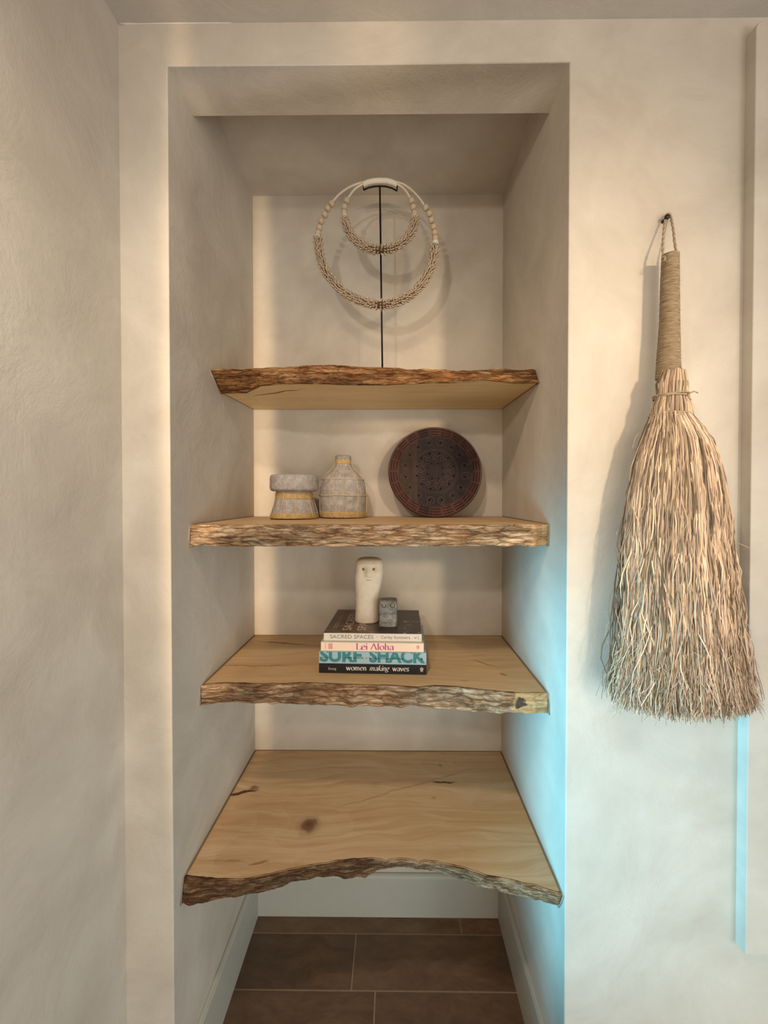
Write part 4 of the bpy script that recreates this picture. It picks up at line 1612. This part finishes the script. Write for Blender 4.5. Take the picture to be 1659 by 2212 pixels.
# frayed top and hairs
m = MB()
for k in range(26):
    x = rnd.uniform(1433, 1464)
    y0 = 553 + rnd.uniform(-2, 4)
    p = bz(x, y0, YW - .012 * rnd.uniform(.4, 1))
    m.tube([p, p + Vector((rnd.uniform(-.004, .004), -.001, -.006)), p + Vector((rnd.uniform(-.006, .006), 0, -.011))], 0.0005, 4, rnd.uniform(.6, 1))
for k in range(18):
    y0 = rnd.uniform(560, 815)
    l, r = interp(hl, y0)
    p = bz(r - 1, y0)
    m.tube([p, p + Vector((rnd.uniform(.003, .007), -.002, rnd.uniform(-.003, .004)))], 0.0003, 4, 0.8)
m.build('frayed_ends', M['straw'], broom, tones=True)

# outline of the straw in the photograph's pixels at depth YW: (y, left, right, half depth in m)
sh = [(812, 1421, 1466, .018), (822, 1416, 1468, .020), (836, 1409, 1471, .023), (850, 1408, 1471, .023), (861, 1411, 1470, .021), (872, 1401, 1476, .024), (886, 1398, 1479, .026), (896, 1398, 1478, .025), (903, 1401, 1476, .022),
      (915, 1392, 1494, .027), (950, 1377, 1522, .034), (1000, 1362, 1540, .040), (1060, 1352, 1551, .044), (1100, 1347, 1557, .045), (1200, 1337, 1568, .047), (1300, 1333, 1578, .048), (1400, 1324, 1594, .050), (1480, 1313, 1612, .052), (1530, 1308, 1622, .053)]
YC = 0.757


def strand(s, depth, y0, y1, ph, wamp, nseg):
    pts = []
    for i in range(nseg):
        t = i / (nseg - 1)
        y = y0 + (y1 - y0) * t
        l, r, hd = interp(sh, y)
        mid, hw = (l + r) / 2, (r - l) / 2
        drift = s + wamp * 0.5 * noise.noise(Vector((ph, t * 2.2, 0))) * t
        x = mid + hw * drift + wamp * 46 * t * noise.noise(Vector((ph * 3.1, y * 0.011, 5))) + 4 * wamp * noise.noise(Vector((ph, y * .05, 9)))
        lim = math.sqrt(max(0.0, 1 - min(1, abs(drift)) ** 2))
        d = hd * depth * lim
        Y = YC - d + 0.010 * wamp * noise.noise(Vector((ph, 7, y * 0.02)))
        # never behind the wall, and in front of the panel at the right
        ymax = YF - 0.004
        p = bz(x, y, YW)
        if p.x > XPAN - 0.01:
            ymax = YF - 0.0235 - 0.003
        Y = min(Y, ymax)
        pts.append(Vector((p.x, Y, p.z)))
    return pts


def straw_part(name, count, y0, yend, seed, front_bias=0.7, wid=(0.0006, 0.0014), wamp=0.35):
    m = MB()
    for k in range(count):
        s = rnd.uniform(-1, 1)
        s = math.copysign(abs(s) ** 0.9, s)
        front = rnd.random() < front_bias
        depth = rnd.uniform(.75, 1.0) if front else rnd.uniform(-.75, .8)
        ye = yend(s)
        ns = max(5, int((ye - y0) / 26))
        w = rnd.uniform(*wid)
        tone = rnd.choice((0.30, 0.45, 0.62, .78, .9, 1.0, 1.15, 1.45)) if front else rnd.choice((.25, .4, .6))  # strands behind get darker tones: shade in the gaps put into the colour
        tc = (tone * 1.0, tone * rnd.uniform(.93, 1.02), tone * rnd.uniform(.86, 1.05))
        pts = strand(s, depth, y0 + rnd.uniform(0, 6), ye, k * 0.37 + seed, wamp * rnd.choice((.5, 1, 1, 1.8)), ns)
        n_ = len(pts)
        rs = [w * (1 if q < n_ * .7 else 1 - .6 * (q - n_ * .7) / (n_ * .3)) for q in range(n_)]
        m.tube(pts, rs, 4, tc, flat=rnd.uniform(.35, .8), cap=False)
    return m


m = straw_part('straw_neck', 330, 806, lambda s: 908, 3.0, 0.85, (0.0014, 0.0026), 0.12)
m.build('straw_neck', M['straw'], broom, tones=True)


def yend(s):
    base = 1512 - 18 * abs(s) ** 2 + rnd.uniform(-34, 16)
    if rnd.random() < .12:
        base -= rnd.uniform(40, 200)
    return base


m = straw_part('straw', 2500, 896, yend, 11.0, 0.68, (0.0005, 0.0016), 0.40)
# frizzy short pieces at the bottom and a few strays
for k in range(750):
    s_ = rnd.uniform(-1.03, 1.03)
    y0 = rnd.uniform(1380, 1500)
    l, r, hd = interp(sh, y0)
    x0_ = (l + r) / 2 + (r - l) / 2 * s_
    Yk = min(YC - hd * rnd.uniform(.5, 1.05) * math.sqrt(max(0, 1 - min(1, abs(s_)) ** 2)), YF - 0.0285)
    p = bz(x0_, y0)
    p.y = Yk
    dx, dz = rnd.uniform(-.022, .022), -rnd.uniform(.012, .040)
    q1 = p + Vector((dx * .5, rnd.uniform(-.004, 0), dz * .5 + rnd.uniform(-.004, .004)))
    q2 = p + Vector((dx, 0, dz))
    m.tube([p, q1, q2], [.0006, .0006, .0003], 4, rnd.choice((.7, .9, 1.1, 1.3)))
for pp in ([(1350, 1495), (1347, 1510), (1352, 1515), (1346, 1528), (1340, 1542)], [(1372, 1490), (1382, 1508), (1389, 1517)], [(1402, 1512), (1402, 1523)],
           [(1586, 1168), (1596, 1174), (1606, 1178), (1619, 1184)], [(1312, 1382), (1308, 1368), (1312, 1350), (1322, 1338), (1332, 1333)], [(1312, 1382), (1316, 1398), (1324, 1408)],
           [(1626, 1482), (1636, 1492), (1647, 1498)], [(1380, 935), (1372, 945), (1366, 968), (1374, 972)], [(1548, 1000), (1554, 1030), (1552, 1060)],
           [(1338, 1290), (1330, 1320), (1322, 1350), (1312, 1385)], [(1342, 1140), (1332, 1150), (1336, 1165)]):
    m.tube([bz(x, y, 0.765) for x, y in pp], 0.0007, 5, 0.9)
tag(m.build('straw', M['straw'], broom, tones=True), kind='stuff')
# ties
for yt, seed_ in ((860.5, 1), (903, 2)):
    l, r, hd = interp(sh, yt)
    c = bz((l + r) / 2, yt)
    hw = (r - l) / 2 * YW / FPX + .003
    m = MB()
    for off_ in (-.0022, .0, .0024):
        pts = []
        for k in range(49):
            th = 2 * math.pi * k / 48
            pts.append(Vector((c.x + hw * math.cos(th), YC + (hd * 1.0 + .004) * math.sin(th), c.z + off_ + .0012 * math.sin(2 * th + seed_ + off_ * 900))))
        m.tube(pts, 0.0014, 6, .7)
    if seed_ == 1:
        k0_ = Vector((c.x + hw * .55, YC - hd * 1.12, c.z))
        m.tube([k0_, k0_ + Vector((-.004, -.004, -.006)), k0_ + Vector((.002, -.003, -.014))], 0.0012, 6, .7)
        m.tube([k0_, k0_ + Vector((.008, -.003, .003)), k0_ + Vector((.020, .004, 0.002))], 0.0012, 6, .7)
    m.build('twine_tie', M['jute'], broom)
